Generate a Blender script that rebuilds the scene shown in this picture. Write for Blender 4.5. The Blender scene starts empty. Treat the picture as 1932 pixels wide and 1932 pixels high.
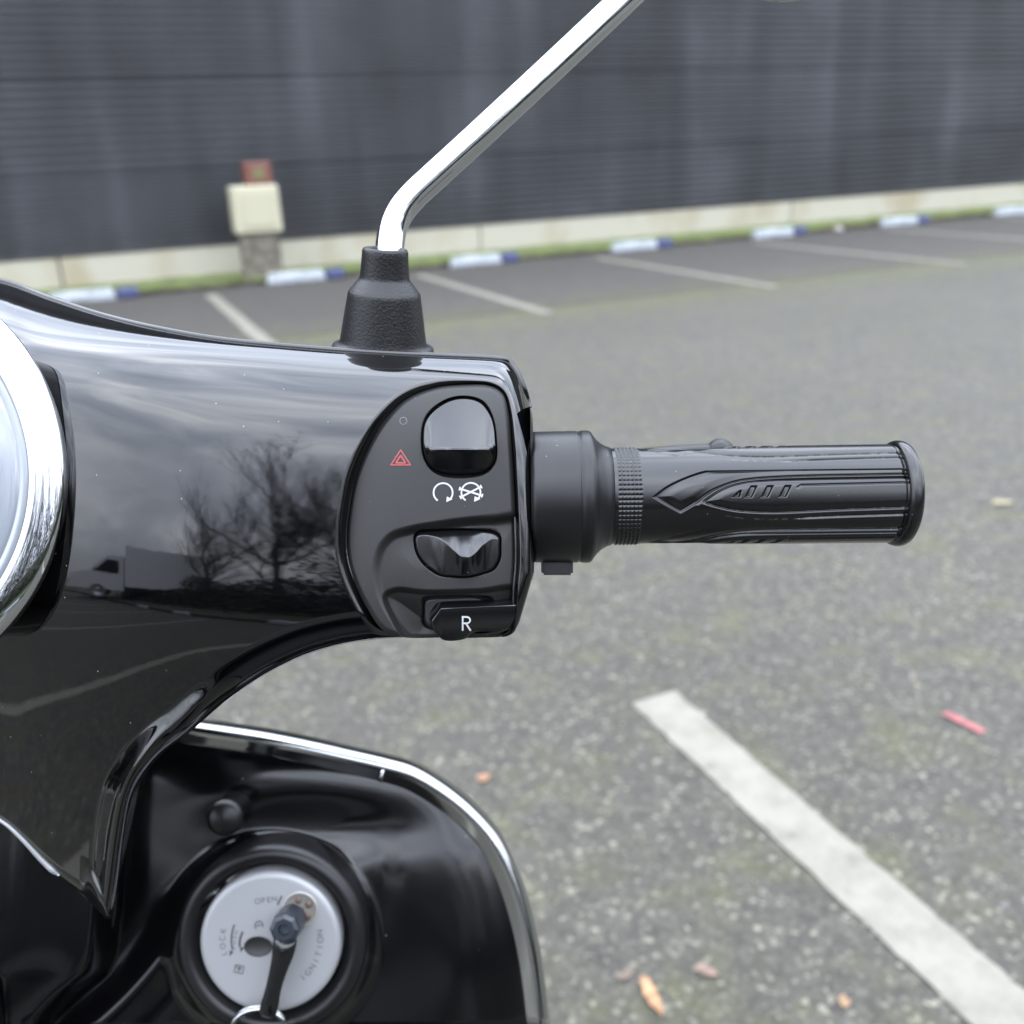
import bpy, bmesh, math, random
import numpy as np
from mathutils import Vector, Matrix, noise as mnoise

# ------------------------------------------------------------------ camera, sky, sun, exposure
scene = bpy.context.scene
F, C0 = 1786.0, 966.0                       # focal length and centre in units of the 1932 px survey image
AX = np.array([0.91379495, 0.18190774, -0.36316438])     # world axes seen from the camera
AY = np.array([-0.40380145, 0.31031997, -0.86060787])
AZ = np.array([-0.04385408, 0.93306543, 0.35702343])
RW = np.array([AX, AY, AZ])                 # camera -> world
EYE = np.array([0.0, 0.0, 1.25])
cam_d = bpy.data.cameras.new('camera')
cam_d.sensor_width = 7.0
cam_d.lens = 7.0 * F / 1932.0
cam_d.clip_start = 0.02
cam_d.clip_end = 400
cam_d.dof.use_dof = True
cam_d.dof.focus_distance = 0.327
cam_d.dof.aperture_fstop = 1.85
cam = bpy.data.objects.new('camera', cam_d)
scene.collection.objects.link(cam)
m = Matrix.Identity(4)
for i in range(3):
    for j in range(3):
        m[i][j] = RW[i][j]
    m[i][3] = EYE[i]
cam.matrix_world = m
scene.camera = cam

SUN_EL, SUN_AZ = math.radians(58), math.radians(205)
world = bpy.data.worlds.new('World')
scene.world = world
world.use_nodes = True
nt = world.node_tree
nt.nodes.clear()
N = nt.nodes.new
out = N('ShaderNodeOutputWorld'); bg = N('ShaderNodeBackground'); sky = N('ShaderNodeTexSky')
sky.sky_type = 'NISHITA'; sky.sun_disc = False; sky.sun_elevation = SUN_EL
sky.sun_rotation = SUN_AZ; sky.dust_density = 2.0
tc = N('ShaderNodeTexCoord'); mp = N('ShaderNodeMapping'); mp.inputs['Scale'].default_value = (1.0, 1.0, 2.6)
n1 = N('ShaderNodeTexNoise'); n1.inputs['Scale'].default_value = 1.7; n1.inputs['Detail'].default_value = 7; n1.inputs['Roughness'].default_value = .52
n1.inputs['Distortion'].default_value = .6
cr = N('ShaderNodeValToRGB')
cr.color_ramp.elements[0].position = .33; cr.color_ramp.elements[0].color = (7.2, 8.3, 10.6, 1)
cr.color_ramp.elements[1].position = .68; cr.color_ramp.elements[1].color = (21.0, 22.0, 23.6, 1)
e = cr.color_ramp.elements.new(.5); e.color = (12.6, 13.8, 16.2, 1)
mx = N('ShaderNodeMix'); mx.data_type = 'RGBA'; mx.inputs[0].default_value = .9
nt.links.new(tc.outputs['Generated'], mp.inputs[0]); nt.links.new(mp.outputs[0], n1.inputs['Vector'])
nt.links.new(n1.outputs['Fac'], cr.inputs[0]); nt.links.new(sky.outputs[0], mx.inputs[6]); nt.links.new(cr.outputs[0], mx.inputs[7])
sep = N('ShaderNodeSeparateXYZ'); nt.links.new(tc.outputs['Generated'], sep.inputs[0])
el_ = N('ShaderNodeMapRange'); el_.inputs[1].default_value = 0.0; el_.inputs[2].default_value = .95; el_.inputs[3].default_value = .72; el_.inputs[4].default_value = 3.1
nt.links.new(sep.outputs[2], el_.inputs[0])
scl = N('ShaderNodeVectorMath'); scl.operation = 'SCALE'; nt.links.new(mx.outputs[2], scl.inputs[0]); nt.links.new(el_.outputs[0], scl.inputs['Scale'])
nt.links.new(scl.outputs[0], bg.inputs[0]); bg.inputs[1].default_value = 0.1
nt.links.new(bg.outputs[0], out.inputs[0])

sun_d = bpy.data.lights.new('sun', 'SUN'); sun_d.energy = 0.7; sun_d.angle = math.radians(150); sun_d.color = (1, .97, .93)
sun = bpy.data.objects.new('sun', sun_d); scene.collection.objects.link(sun)
sd = Vector((math.sin(SUN_AZ) * math.cos(SUN_EL), math.cos(SUN_AZ) * math.cos(SUN_EL), math.sin(SUN_EL)))
sun.rotation_euler = sd.to_track_quat('Z', 'Y').to_euler()
scene.view_settings.view_transform = 'Standard'; scene.view_settings.look = 'None'
scene.view_settings.gamma = 1; scene.view_settings.use_curve_mapping = False
scene.view_settings.exposure = 0.96
scene.render.engine = 'CYCLES'
scene.cycles.max_bounces = 8

# ------------------------------------------------------------------ helpers
def U(px, py, dep):
    """survey-image direction at a given depth -> point in the handlebar frame (metres)"""
    px, py, dep = np.broadcast_arrays(np.asarray(px, float), np.asarray(py, float), np.asarray(dep, float))
    return np.stack([(px - C0) / F * dep, -(py - C0) / F * dep, -dep], -1)

def W(p):
    return np.asarray(p) @ RW.T + EYE

def link(o, parent=None):
    scene.collection.objects.link(o)
    if parent is not None:
        o.parent = parent
    return o

def base_loc(parent):
    p = np.zeros(3)
    while parent is not None:
        p = p + np.array(parent.location); parent = parent.parent
    return p

def mk(name, v, f, mats, parent=None, smooth=True, camf=False, loc=None, idx=None, weld=False):
    v = np.asarray(v, float).reshape(-1, 3)
    if camf: v = W(v)
    o_loc = np.zeros(3)
    if parent is not None: v = v - base_loc(parent)
    elif loc is not None:
        o_loc = np.asarray(loc, float); v = v - o_loc
    me = bpy.data.meshes.new(name)
    me.from_pydata(v.tolist(), [], [tuple(int(i) for i in q) for q in f])
    if not isinstance(mats, (list, tuple)): mats = [mats]
    for mm in mats: me.materials.append(mm)
    if idx is not None: me.polygons.foreach_set('material_index', np.asarray(idx, dtype=np.int32))
    me.polygons.foreach_set('use_smooth', [bool(smooth)] * len(me.polygons))
    me.update()
    if weld:
        b = bmesh.new(); b.from_mesh(me); bmesh.ops.remove_doubles(b, verts=b.verts, dist=1e-6)
        bmesh.ops.recalc_face_normals(b, faces=b.faces); b.to_mesh(me); b.free()
    o = bpy.data.objects.new(name, me)
    o.location = o_loc
    return link(o, parent)

def empty(name, loc, label, cat, group=None):
    o = bpy.data.objects.new(name, None); o.location = loc; o.empty_display_size = .05
    return tag(link(o), label, cat, group)

def tag(o, label=None, cat=None, group=None, kind=None):
    if label: o['label'] = label
    if cat: o['category'] = cat
    if group: o['group'] = group
    if kind: o['kind'] = kind
    return o

def gridf(n, mm, closed_m=False, closed_n=False, flip=False):
    f = []
    for i in range(n if closed_n else n - 1):
        i2 = (i + 1) % n
        for j in range(mm if closed_m else mm - 1):
            j2 = (j + 1) % mm
            q = (i * mm + j, i2 * mm + j, i2 * mm + j2, i * mm + j2)
            f.append(q[::-1] if flip else q)
    return f

class MB:
    """collects simple solids into one mesh"""
    def __init__(s): s.v = []; s.f = []; s.i = []; s.n = 0
    def add(s, v, f, mi=0):
        v = np.asarray(v, float).reshape(-1, 3)
        s.v.append(v); s.f += [tuple(a + s.n for a in q) for q in f]; s.i += [mi] * len(f); s.n += len(v)
    def box(s, c, d, rz=0, mi=0, bev=0.0, taper=1.0):
        c = np.array(c); x, y, z = [a / 2 for a in d]
        if bev <= 0:
            v = np.array([(sx * x * (taper if sz > 0 else 1), sy * y * (taper if sz > 0 else 1), sz * z) for sz in (-1, 1) for sy in (-1, 1) for sx in (-1, 1)])
            f = [(0, 2, 3, 1), (4, 5, 7, 6), (0, 1, 5, 4), (2, 6, 7, 3), (0, 4, 6, 2), (1, 3, 7, 5)]
        else:
            b = bmesh.new(); bmesh.ops.create_cube(b, size=1)
            for q in b.verts:
                q.co.x *= 2 * x * (taper if q.co.z > 0 else 1); q.co.y *= 2 * y * (taper if q.co.z > 0 else 1); q.co.z *= 2 * z
            bmesh.ops.bevel(b, geom=b.edges[:], offset=bev, segments=3, profile=.5, affect='EDGES')
            b.verts.index_update()
            v = np.array([tuple(q.co) for q in b.verts]); f = [tuple(q.index for q in p.verts) for p in b.faces]; b.free()
        ca, sa = math.cos(rz), math.sin(rz)
        v = np.stack([v[:, 0] * ca - v[:, 1] * sa, v[:, 0] * sa + v[:, 1] * ca, v[:, 2]], -1) + c
        s.add(v, f, mi)
    def tube(s, pts, rad, seg=16, mi=0, cap=True, flat=1.0):
        pts = np.asarray(pts, float); n = len(pts)
        rad = np.broadcast_to(np.asarray(rad, float), (n,))
        t = np.gradient(pts, axis=0); t /= np.linalg.norm(t, axis=1)[:, None] + 1e-12
        up = np.array([0, 0, 1.0]) if abs(t[0][2]) < .9 else np.array([1.0, 0, 0])
        a = np.cross(t[0], up); a /= np.linalg.norm(a)
        vs = []
        for i in range(n):
            a = a - t[i] * (a @ t[i]); a /= np.linalg.norm(a); b = np.cross(t[i], a)
            for k in range(seg):
                w = 2 * math.pi * k / seg
                vs.append(pts[i] + rad[i] * (math.cos(w) * a + flat * math.sin(w) * b))
        f = gridf(n, seg, closed_m=True)
        if cap:
            f.append(tuple(range(seg))[::-1]); f.append(tuple((n - 1) * seg + k for k in range(seg)))
        s.add(vs, f, mi)
    def lathe(s, prof, org, axis, seg=64, mi=0, sx=1.0):
        """prof: list of (radius, height along axis)"""
        axis = np.array(axis, float); axis /= np.linalg.norm(axis)
        up = np.array([0, 0, 1.0]) if abs(axis[2]) < .9 else np.array([1.0, 0, 0])
        a = np.cross(up, axis); a /= np.linalg.norm(a); b = np.cross(axis, a)
        vs = []
        for r, h in prof:
            for k in range(seg):
                w = 2 * math.pi * k / seg
                vs.append(np.array(org) + axis * h + r * (sx * math.cos(w) * a + math.sin(w) * b))
        s.add(vs, gridf(len(prof), seg, closed_m=True), mi)
    def build(s, name, mats, parent=None, **k):
        return mk(name, np.concatenate(s.v), s.f, mats, parent, idx=s.i, **k)

def pchip(xs, ys):
    xs = np.array(xs, float); ys = np.array(ys, float)
    h = np.diff(xs); d = np.diff(ys) / h; mslp = np.zeros(len(xs)); mslp[0] = d[0]; mslp[-1] = d[-1]
    for i in range(1, len(xs) - 1):
        if d[i - 1] * d[i] > 0:
            w1 = 2 * h[i] + h[i - 1]; w2 = h[i] + 2 * h[i - 1]
            mslp[i] = (w1 + w2) / (w1 / d[i - 1] + w2 / d[i])
    def g(x):
        x = np.clip(x, xs[0], xs[-1]); i = np.clip(np.searchsorted(xs, x) - 1, 0, len(h) - 1)
        t = (x - xs[i]) / h[i]
        return ((2*t**3-3*t**2+1)*ys[i] + (t**3-2*t**2+t)*h[i]*mslp[i] + (-2*t**3+3*t**2)*ys[i+1] + (t**3-t**2)*h[i]*mslp[i+1])
    return g

def smooth_fn(xs, ys, x0, x1, sig, n=3000):
    g = pchip(xs, ys); x = np.linspace(x0, x1, n); y = g(x); st = (x1 - x0) / (n - 1)
    k = np.arange(-int(3 * sig / st), int(3 * sig / st) + 1) * st; w = np.exp(-k * k / 2 / sig / sig); w /= w.sum()
    p = len(k) // 2; lo = y[0] - (y[1] - y[0]) * np.arange(p, 0, -1); hi = y[-1] + (y[-1] - y[-2]) * np.arange(1, p + 1)
    y2 = np.convolve(np.concatenate([lo, y, hi]), w, 'valid')
    return lambda q: np.interp(q, x, y2)

def crom(pts, per=10, closed=True):
    pts = np.array(pts, float); n = len(pts); o = []
    for i in range(n if closed else n - 1):
        if closed: p0, p1, p2, p3 = pts[i - 1], pts[i], pts[(i + 1) % n], pts[(i + 2) % n]
        else: p0, p1, p2, p3 = pts[max(i - 1, 0)], pts[i], pts[i + 1], pts[min(i + 2, n - 1)]
        d1 = max(np.linalg.norm(p2 - p1) ** .5, 1e-6); d0 = max(np.linalg.norm(p1 - p0) ** .5, 1e-6) if np.any(p1 != p0) else d1
        d2 = max(np.linalg.norm(p3 - p2) ** .5, 1e-6) if np.any(p3 != p2) else d1
        m1 = (p2 - p1) + d1 * ((p1 - p0) / d0 - (p2 - p0) / (d0 + d1)); m2 = (p2 - p1) + d1 * ((p3 - p2) / d2 - (p3 - p1) / (d1 + d2))
        for k in range(per):
            t = k / per
            o.append((2*t**3-3*t**2+1)*p1 + (t**3-2*t**2+t)*m1 + (-2*t**3+3*t**2)*p2 + (t**3-t**2)*m2)
    if not closed: o.append(pts[-1])
    return np.array(o)

def segdist(px, py, pl, closed=False):
    P = np.stack([np.ravel(px), np.ravel(py)], -1); pl = np.asarray(pl, float)
    if closed: pl = np.vstack([pl, pl[:1]])
    best = np.full(len(P), 1e9)
    for a, b in zip(pl[:-1], pl[1:]):
        ab = b - a; l = ab @ ab
        if l < 1e-9: continue
        t = np.clip(((P - a) @ ab) / l, 0, 1)
        d = np.hypot(*(P - a - t[:, None] * ab).T)
        best = np.minimum(best, d)
    return best.reshape(np.shape(px))

def inside(px, py, poly):
    x = np.ravel(px); y = np.ravel(py); r = np.zeros(len(x), bool); n = len(poly)
    for i in range(n):
        x1, y1 = poly[i]; x2, y2 = poly[(i + 1) % n]
        c = ((y1 > y) != (y2 > y)); 
        if y1 != y2: r ^= c & (x < (x2 - x1) * (y - y1) / (y2 - y1) + x1)
    return r.reshape(np.shape(px))

def sdist(px, py, poly):
    return np.where(inside(px, py, poly), 1, -1) * segdist(px, py, poly, True)

def sst(a, b, x):
    t = np.clip((x - a) / (b - a), 0, 1); return t * t * (3 - 2 * t)

# ------------------------------------------------------------------ materials
def mat(name, col, rough=.5, metal=0.0, coat=0.0, spec=.5, ior=1.5):
    mt = bpy.data.materials.new(name); mt.use_nodes = True
    b = mt.node_tree.nodes['Principled BSDF']
    b.inputs['Base Color'].default_value = (*col, 1); b.inputs['Roughness'].default_value = rough
    b.inputs['Metallic'].default_value = metal; b.inputs['Coat Weight'].default_value = coat
    b.inputs['Specular IOR Level'].default_value = spec; b.inputs['IOR'].default_value = ior
    return mt

def nodes(mt):
    t = mt.node_tree; return t, t.nodes['Principled BSDF'], (lambda k: t.nodes.new('ShaderNode' + k)), t.links.new

def ramp(n, stops):
    r = n.color_ramp
    while len(r.elements) > len(stops): r.elements.remove(r.elements[-1])
    while len(r.elements) < len(stops): r.elements.new(.5)
    for el, (p, c) in zip(r.elements, stops):
        el.position = p; el.color = c if len(c) == 4 else (*c, 1)

def objco(mt):
    t, b, n, l = nodes(mt); tc = n('TexCoord'); return tc.outputs['Object']

def add_noise_col(mt, c1, c2, scale, lo=.35, hi=.65, detail=6, stretch=(1, 1, 1)):
    t, b, n, l = nodes(mt)
    mp = n('Mapping'); mp.inputs['Scale'].default_value = stretch; l(objco(mt), mp.inputs[0])
    x = n('TexNoise'); x.inputs['Scale'].default_value = scale; x.inputs['Detail'].default_value = detail; l(mp.outputs[0], x.inputs['Vector'])
    r = n('ValToRGB'); ramp(r, [(lo, c1), (hi, c2)]); l(x.outputs['Fac'], r.inputs[0]); l(r.outputs[0], b.inputs['Base Color'])
    return r

def add_bump(mt, scale, dist, strength=1.0, detail=3, kind='noise', stretch=(1, 1, 1)):
    t, b, n, l = nodes(mt)
    mp = n('Mapping'); mp.inputs['Scale'].default_value = stretch; l(objco(mt), mp.inputs[0])
    if kind == 'noise':
        x = n('TexNoise'); x.inputs['Scale'].default_value = scale; x.inputs['Detail'].default_value = detail; o = x.outputs['Fac']
    else:
        x = n('TexVoronoi'); x.inputs['Scale'].default_value = scale; x.feature = 'SMOOTH_F1'; o = x.outputs['Distance']
    l(mp.outputs[0], x.inputs['Vector'])
    bp = n('Bump'); bp.inputs['Distance'].default_value = dist; bp.inputs['Strength'].default_value = strength
    l(o, bp.inputs['Height']); l(bp.outputs[0], b.inputs['Normal'])

def dusty(mt, rough, dust=(.25, .24, .22), amount=.62, scale=900, r_var=.05, haze=0.0):
    """tiny specks of dust on a glossy or matt skin"""
    t, b, n, l = nodes(mt); oc = objco(mt)
    base = tuple(b.inputs['Base Color'].default_value)[:3]
    v = n('TexVoronoi'); v.inputs['Scale'].default_value = scale; l(oc, v.inputs['Vector'])
    lt = n('Math'); lt.operation = 'LESS_THAN'; lt.inputs[1].default_value = .13; l(v.outputs['Distance'], lt.inputs[0])
    sp = n('SeparateColor'); l(v.outputs['Color'], sp.inputs[0])
    gt = n('Math'); gt.operation = 'GREATER_THAN'; gt.inputs[1].default_value = .989; l(sp.outputs[0], gt.inputs[0])
    mu = n('Math'); mu.operation = 'MULTIPLY'; l(lt.outputs[0], mu.inputs[0]); l(gt.outputs[0], mu.inputs[1])
    nz = n('TexNoise'); nz.inputs['Scale'].default_value = 18; nz.inputs['Detail'].default_value = 8; l(oc, nz.inputs['Vector'])
    hz = n('MapRange'); hz.inputs[1].default_value = .4; hz.inputs[2].default_value = .75; hz.inputs[3].default_value = 0; hz.inputs[4].default_value = haze
    l(nz.outputs['Fac'], hz.inputs[0])
    mx_ = n('Math'); mx_.operation = 'MAXIMUM'; l(mu.outputs[0], mx_.inputs[0]); l(hz.outputs[0], mx_.inputs[1])
    mc = n('Mix'); mc.data_type = 'RGBA'; mc.inputs[6].default_value = (*base, 1); mc.inputs[7].default_value = (*dust, 1)
    l(mx_.outputs[0], mc.inputs[0]); l(mc.outputs[2], b.inputs['Base Color'])
    rr = n('MapRange'); rr.inputs[3].default_value = rough; rr.inputs[4].default_value = rough + r_var; l(nz.outputs['Fac'], rr.inputs[0]); l(rr.outputs[0], b.inputs['Roughness'])

M = {}
M['paint'] = mat('gloss_black_paint', (.0008, .0008, .001), .03, ior=1.55); dusty(M['paint'], .02, amount=.0, scale=700, r_var=.03, haze=.0015)
t_, b_, n_, l_ = nodes(M['paint'])
oz = n_('TexNoise'); oz.inputs['Scale'].default_value = 260; oz.inputs['Detail'].default_value = 1; l_(objco(M['paint']), oz.inputs['Vector'])
bp_ = n_('Bump'); bp_.inputs['Distance'].default_value = .000006; bp_.inputs['Strength'].default_value = 1; l_(oz.outputs['Fac'], bp_.inputs['Height']); l_(bp_.outputs[0], b_.inputs['Normal'])
M['shield_paint'] = mat('shield_paint', (.0012, .0012, .0015), .14, spec=.36); dusty(M['shield_paint'], .1, amount=.0, scale=500, r_var=.1, haze=.004)
M['gloss_plastic'] = mat('gloss_black_plastic', (.002, .002, .0025), .12); dusty(M['gloss_plastic'], .08, amount=.0, scale=800, r_var=.12, haze=.004)
M['satin'] = mat('satin_black_plastic', (.003, .003, .0034), .36, spec=.3); dusty(M['satin'], .3, amount=.0, scale=900, r_var=.12, haze=.006)
M['panel'] = mat('matt_black_panel', (.006, .0057, .0056), .5, spec=.33); dusty(M['panel'], .42, amount=.0, scale=1400, r_var=.14, haze=.012)
M['rubber'] = mat('rubber', (.002, .0021, .0024), .3, spec=.42); dusty(M['rubber'], .15, amount=.1, scale=1000, r_var=.12, haze=.008)
M['boot'] = mat('grained_rubber', (.003, .003, .0035), .42, spec=.3); add_bump(M['boot'], 1100, .00022, .8, 1)
M['chrome'] = mat('chrome', (.5, .51, .53), .03, metal=1)
M['chrome_worn'] = mat('chrome_trim_metal', (.36, .37, .37), .09, metal=1)
M['silver'] = mat('silver_lock_face', (.24, .243, .25), .4, metal=.35)
M['dial'] = mat('pale_dial_cover', (.15, .165, .185), .12, coat=1)
M['white_print'] = mat('white_print', (.3, .31, .31), .5)
M['red_print'] = mat('red_print', (.2, .018, .018), .5)
M['grey_print'] = mat('grey_print', (.12, .12, .12), .5)
M['dark_print'] = mat('dark_print', (.03, .03, .032), .5)
M['brown'] = mat('shutter_brown', (.08, .05, .035), .5)
M['matt_dark'] = mat('matt_dark', (.006, .006, .006), .6)
M['tyre'] = mat('tyre_rubber', (.02, .02, .02), .75)
M['alloy'] = mat('alloy', (.45, .45, .46), .35, metal=.8)
M['seat'] = mat('seat_vinyl', (.018, .014, .012), .5)
M['mirror_glass'] = mat('mirror_glass', (.8, .82, .83), .01, metal=1)
M['brass'] = mat('key_metal', (.6, .5, .32), .3, metal=.9)
M['amber'] = mat('amber_lens', (.6, .2, .02), .1)
M['lamp_red'] = mat('red_lens', (.35, .01, .01), .1)

# ------------------------------------------------------------------ GROUND, WALL
def asphalt(name, cols, moss, spk=.5):
    mt = mat(name, cols[0], .85); t, b, n, l = nodes(mt); oc = objco(mt)
    v = n('TexVoronoi'); v.inputs['Scale'].default_value = 115; l(oc, v.inputs['Vector'])
    sp = n('SeparateColor'); l(v.outputs['Color'], sp.inputs[0])
    r = n('ValToRGB'); ramp(r, [(0, cols[0]), (.45, cols[1]), (.8, cols[2]), (.93, cols[3]), (1, cols[4])]); l(sp.outputs[0], r.inputs[0])
    big = n('TexNoise'); big.inputs['Scale'].default_value = .9; big.inputs['Detail'].default_value = 8; big.inputs['Roughness'].default_value = .62; l(oc, big.inputs['Vector'])
    br = n('MapRange'); br.inputs[1].default_value = .3; br.inputs[2].default_value = .7; br.inputs[3].default_value = .9; br.inputs[4].default_value = 1.1; l(big.outputs['Fac'], br.inputs[0])
    mid = n('TexNoise'); mid.inputs['Scale'].default_value = 22; mid.inputs['Detail'].default_value = 5; l(oc, mid.inputs['Vector'])
    mr = n('MapRange'); mr.inputs[1].default_value = .3; mr.inputs[2].default_value = .7; mr.inputs[3].default_value = .76; mr.inputs[4].default_value = 1.24; l(mid.outputs['Fac'], mr.inputs[0])
    m1 = n('Math'); m1.operation = 'MULTIPLY'; l(br.outputs[0], m1.inputs[0]); l(mr.outputs[0], m1.inputs[1])
    sc = n('VectorMath'); sc.operation = 'SCALE'; l(r.outputs[0], sc.inputs[0]); l(m1.outputs[0], sc.inputs['Scale'])
    mn = n('TexNoise'); mn.inputs['Scale'].default_value = 5.0; mn.inputs['Detail'].default_value = 9; mn.inputs['Roughness'].default_value = .7; l(oc, mn.inputs['Vector'])
    sx = n('SeparateXYZ'); l(oc, sx.inputs[0])
    # moss grows in a broad soft band at the open end of the far bays and thinly everywhere
    a = n('Math'); a.operation = 'SUBTRACT'; a.inputs[1].default_value = 7.15; l(sx.outputs[1], a.inputs[0])
    aa = n('Math'); aa.operation = 'ABSOLUTE'; l(a.outputs[0], aa.inputs[0])
    bd = n('MapRange'); bd.inputs[1].default_value = 0; bd.inputs[2].default_value = .95; bd.inputs[3].default_value = .2; bd.inputs[4].default_value = 0; l(aa.outputs[0], bd.inputs[0])
    sm = n('Math'); sm.operation = 'ADD'; l(mn.outputs['Fac'], sm.inputs[0]); l(bd.outputs[0], sm.inputs[1])
    mm_ = n('MapRange'); mm_.inputs[1].default_value = .49; mm_.inputs[2].default_value = .88; mm_.inputs[3].default_value = 0; mm_.inputs[4].default_value = moss; l(sm.outputs[0], mm_.inputs[0])
    mc = n('Mix'); mc.data_type = 'RGBA'; mc.inputs[7].default_value = (.058, .062, .014, 1); l(mm_.outputs[0], mc.inputs[0]); l(sc.outputs[0], mc.inputs[6])
    l(mc.outputs[2], b.inputs['Base Color'])
    bp = n('Bump'); bp.inputs['Distance'].default_value = .004; bp.inputs['Strength'].default_value = .6; l(v.outputs['Distance'], bp.inputs['Height']); l(bp.outputs[0], b.inputs['Normal'])
    return mt
M['asphalt'] = asphalt('lane_asphalt', [(.0225, .0203, .0152), (.034, .0312, .0242), (.0425, .0392, .0308), (.064, .0588, .0458), (.14, .127, .097)], .75)
M['bay_asphalt'] = asphalt('bay_asphalt', [(.022, .0188, .0162), (.028, .024, .0205), (.033, .0285, .0245), (.039, .0345, .029), (.055, .05, .043)], .5)
M['line'] = mat('worn_line_paint', (.6, .6, .56), .7)
t_, b_, n_, l_ = nodes(M['line'])
oc_ = objco(M['line']); z1 = n_('TexNoise'); z1.inputs['Scale'].default_value = 9; z1.inputs['Detail'].default_value = 10; z1.inputs['Roughness'].default_value = .75; l_(oc_, z1.inputs['Vector'])
rr_ = n_('ValToRGB'); ramp(rr_, [(.3, (.05, .045, .033)), (.42, (.112, .105, .081)), (.58, (.146, .138, .111))]); l_(z1.outputs['Fac'], rr_.inputs[0]); l_(rr_.outputs[0], b_.inputs['Base Color'])
M['old_line'] = mat('faded_line_paint', (.3, .27, .22), .8); add_noise_col(M['old_line'], (.17, .15, .12), (.34, .31, .26), 6)
M['moss'] = mat('moss', (.1, .13, .03), .95); add_noise_col(M['moss'], (.04, .042, .012), (.085, .115, .018), 7, .35, .62)
M['grass'] = mat('grass_blades', (.07, .11, .025), .7)
M['kerb'] = mat('dirty_kerb', (.06, .055, .04), .9); add_noise_col(M['kerb'], (.02, .018, .013), (.045, .045, .018), 9)
M['wheel_white'] = mat('white_stop_paint', (.72, .76, .78), .6); add_noise_col(M['wheel_white'], (.17, .19, .18), (.27, .29, .31), 12, .35, .5)
M['wheel_blue'] = mat('blue_stop_paint', (.025, .032, .09), .5)
M['cladding'] = mat('slate_cladding', (.07, .075, .09), .42, metal=0, spec=.6)
t_, b_, n_, l_ = nodes(M['cladding']); oc_ = objco(M['cladding'])
mp_ = n_('Mapping'); mp_.inputs['Scale'].default_value = (1.3, 1, .12); l_(oc_, mp_.inputs[0])
z1 = n_('TexNoise'); z1.inputs['Scale'].default_value = 1.6; z1.inputs['Detail'].default_value = 6; l_(mp_.outputs[0], z1.inputs['Vector'])
z2 = n_('TexNoise'); z2.inputs['Scale'].default_value = .7; z2.inputs['Detail'].default_value = 3; l_(oc_, z2.inputs['Vector'])
ad = n_('Math'); ad.operation = 'ADD'; l_(z1.outputs['Fac'], ad.inputs[0]); l_(z2.outputs['Fac'], ad.inputs[1])
rr_ = n_('ValToRGB'); ramp(rr_, [(.36, (.0185, .0195, .0222)), (.47, (.029, .0302, .0345)), (.54, (.037, .0384, .044)), (.64, (.055, .0565, .066))])
hf = n_('Math'); hf.operation = 'MULTIPLY'; hf.inputs[1].default_value = .5; l_(ad.outputs[0], hf.inputs[0]); l_(hf.outputs[0], rr_.inputs[0]); l_(rr_.outputs[0], b_.inputs['Base Color'])
M['plinth'] = mat('cream_concrete', (.6, .57, .45), .85); add_noise_col(M['plinth'], (.23, .2, .135), (.29, .275, .22), 1.3, .33, .5, stretch=(1, 1, .6))
M['concrete'] = mat('grey_concrete', (.22, .2, .16), .9); add_noise_col(M['concrete'], (.055, .045, .034), (.13, .12, .095), 9)
M['cream'] = mat('cream_enamel', (.33, .31, .22), .5)
M['redbrown'] = mat('red_box_paint', (.11, .035, .024), .5)
M['olive'] = mat('olive_badge', (.1, .09, .035), .5)
M['bark'] = mat('bark', (.05, .042, .034), .9); add_noise_col(M['bark'], (.015, .013, .01), (.04, .034, .026), 14)
M['twig'] = mat('twig', (.015, .012, .01), .9)
M['dry_leaf'] = mat('dry_leaf', (.06, .045, .025), .8)
M['hedge'] = mat('dark_undergrowth', (.012, .015, .007), .85)
M['van_white'] = mat('van_white', (.75, .76, .77), .35)
M['glass_dark'] = mat('window_glass', (.02, .025, .025), .05)
M['joint'] = mat('joint_grey', (.09, .09, .085), .9)

def quad_sheet(name, x0, x1, y0, y1, z, mt, kind='structure', rag=0.0, n=1):
    ys = np.linspace(y0, y1, n + 1); v = []
    for y in ys:
        v += [(x0 + rag * (random.random() - .5), y, z), (x1 + rag * (random.random() - .5), y, z)]
    f = [(2 * i, 2 * i + 1, 2 * i + 3, 2 * i + 2) for i in range(n)]
    o = mk(name, v, f, mt, smooth=False)
    return tag(o, kind=kind)
random.seed(4)
g = 130
tag(mk('ground', [(-g, -g, 0), (g, -g, 0), (g, g, 0), (-g, g, 0)], [(0, 1, 2, 3)], M['asphalt'], smooth=False), kind='structure')
quad_sheet('parking_bay_surface', -30, 40, 7.25, 10.79, .004, M['bay_asphalt'])
for i, x in enumerate([-7.75, -5.55, -3.3, -1.1, 1.1, 3.33, 5.57, 7.86, 10.1, 12.3, 14.5]):
    quad_sheet('far_bay_line', x - .06, x + .06, 6.92, 10.25, .008, M['old_line'] if i % 2 == 9 else M['line'], rag=.012, n=60)
for i, x in enumerate([-9.05, -6.8, -4.55, -2.3, -.1 - 1.08, 1.06, 3.3, 5.5, 7.8]):
    quad_sheet('near_bay_line', x - .06, x + .06, -3.6, 1.69, .004, M['line'], rag=.005, n=220)
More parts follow.
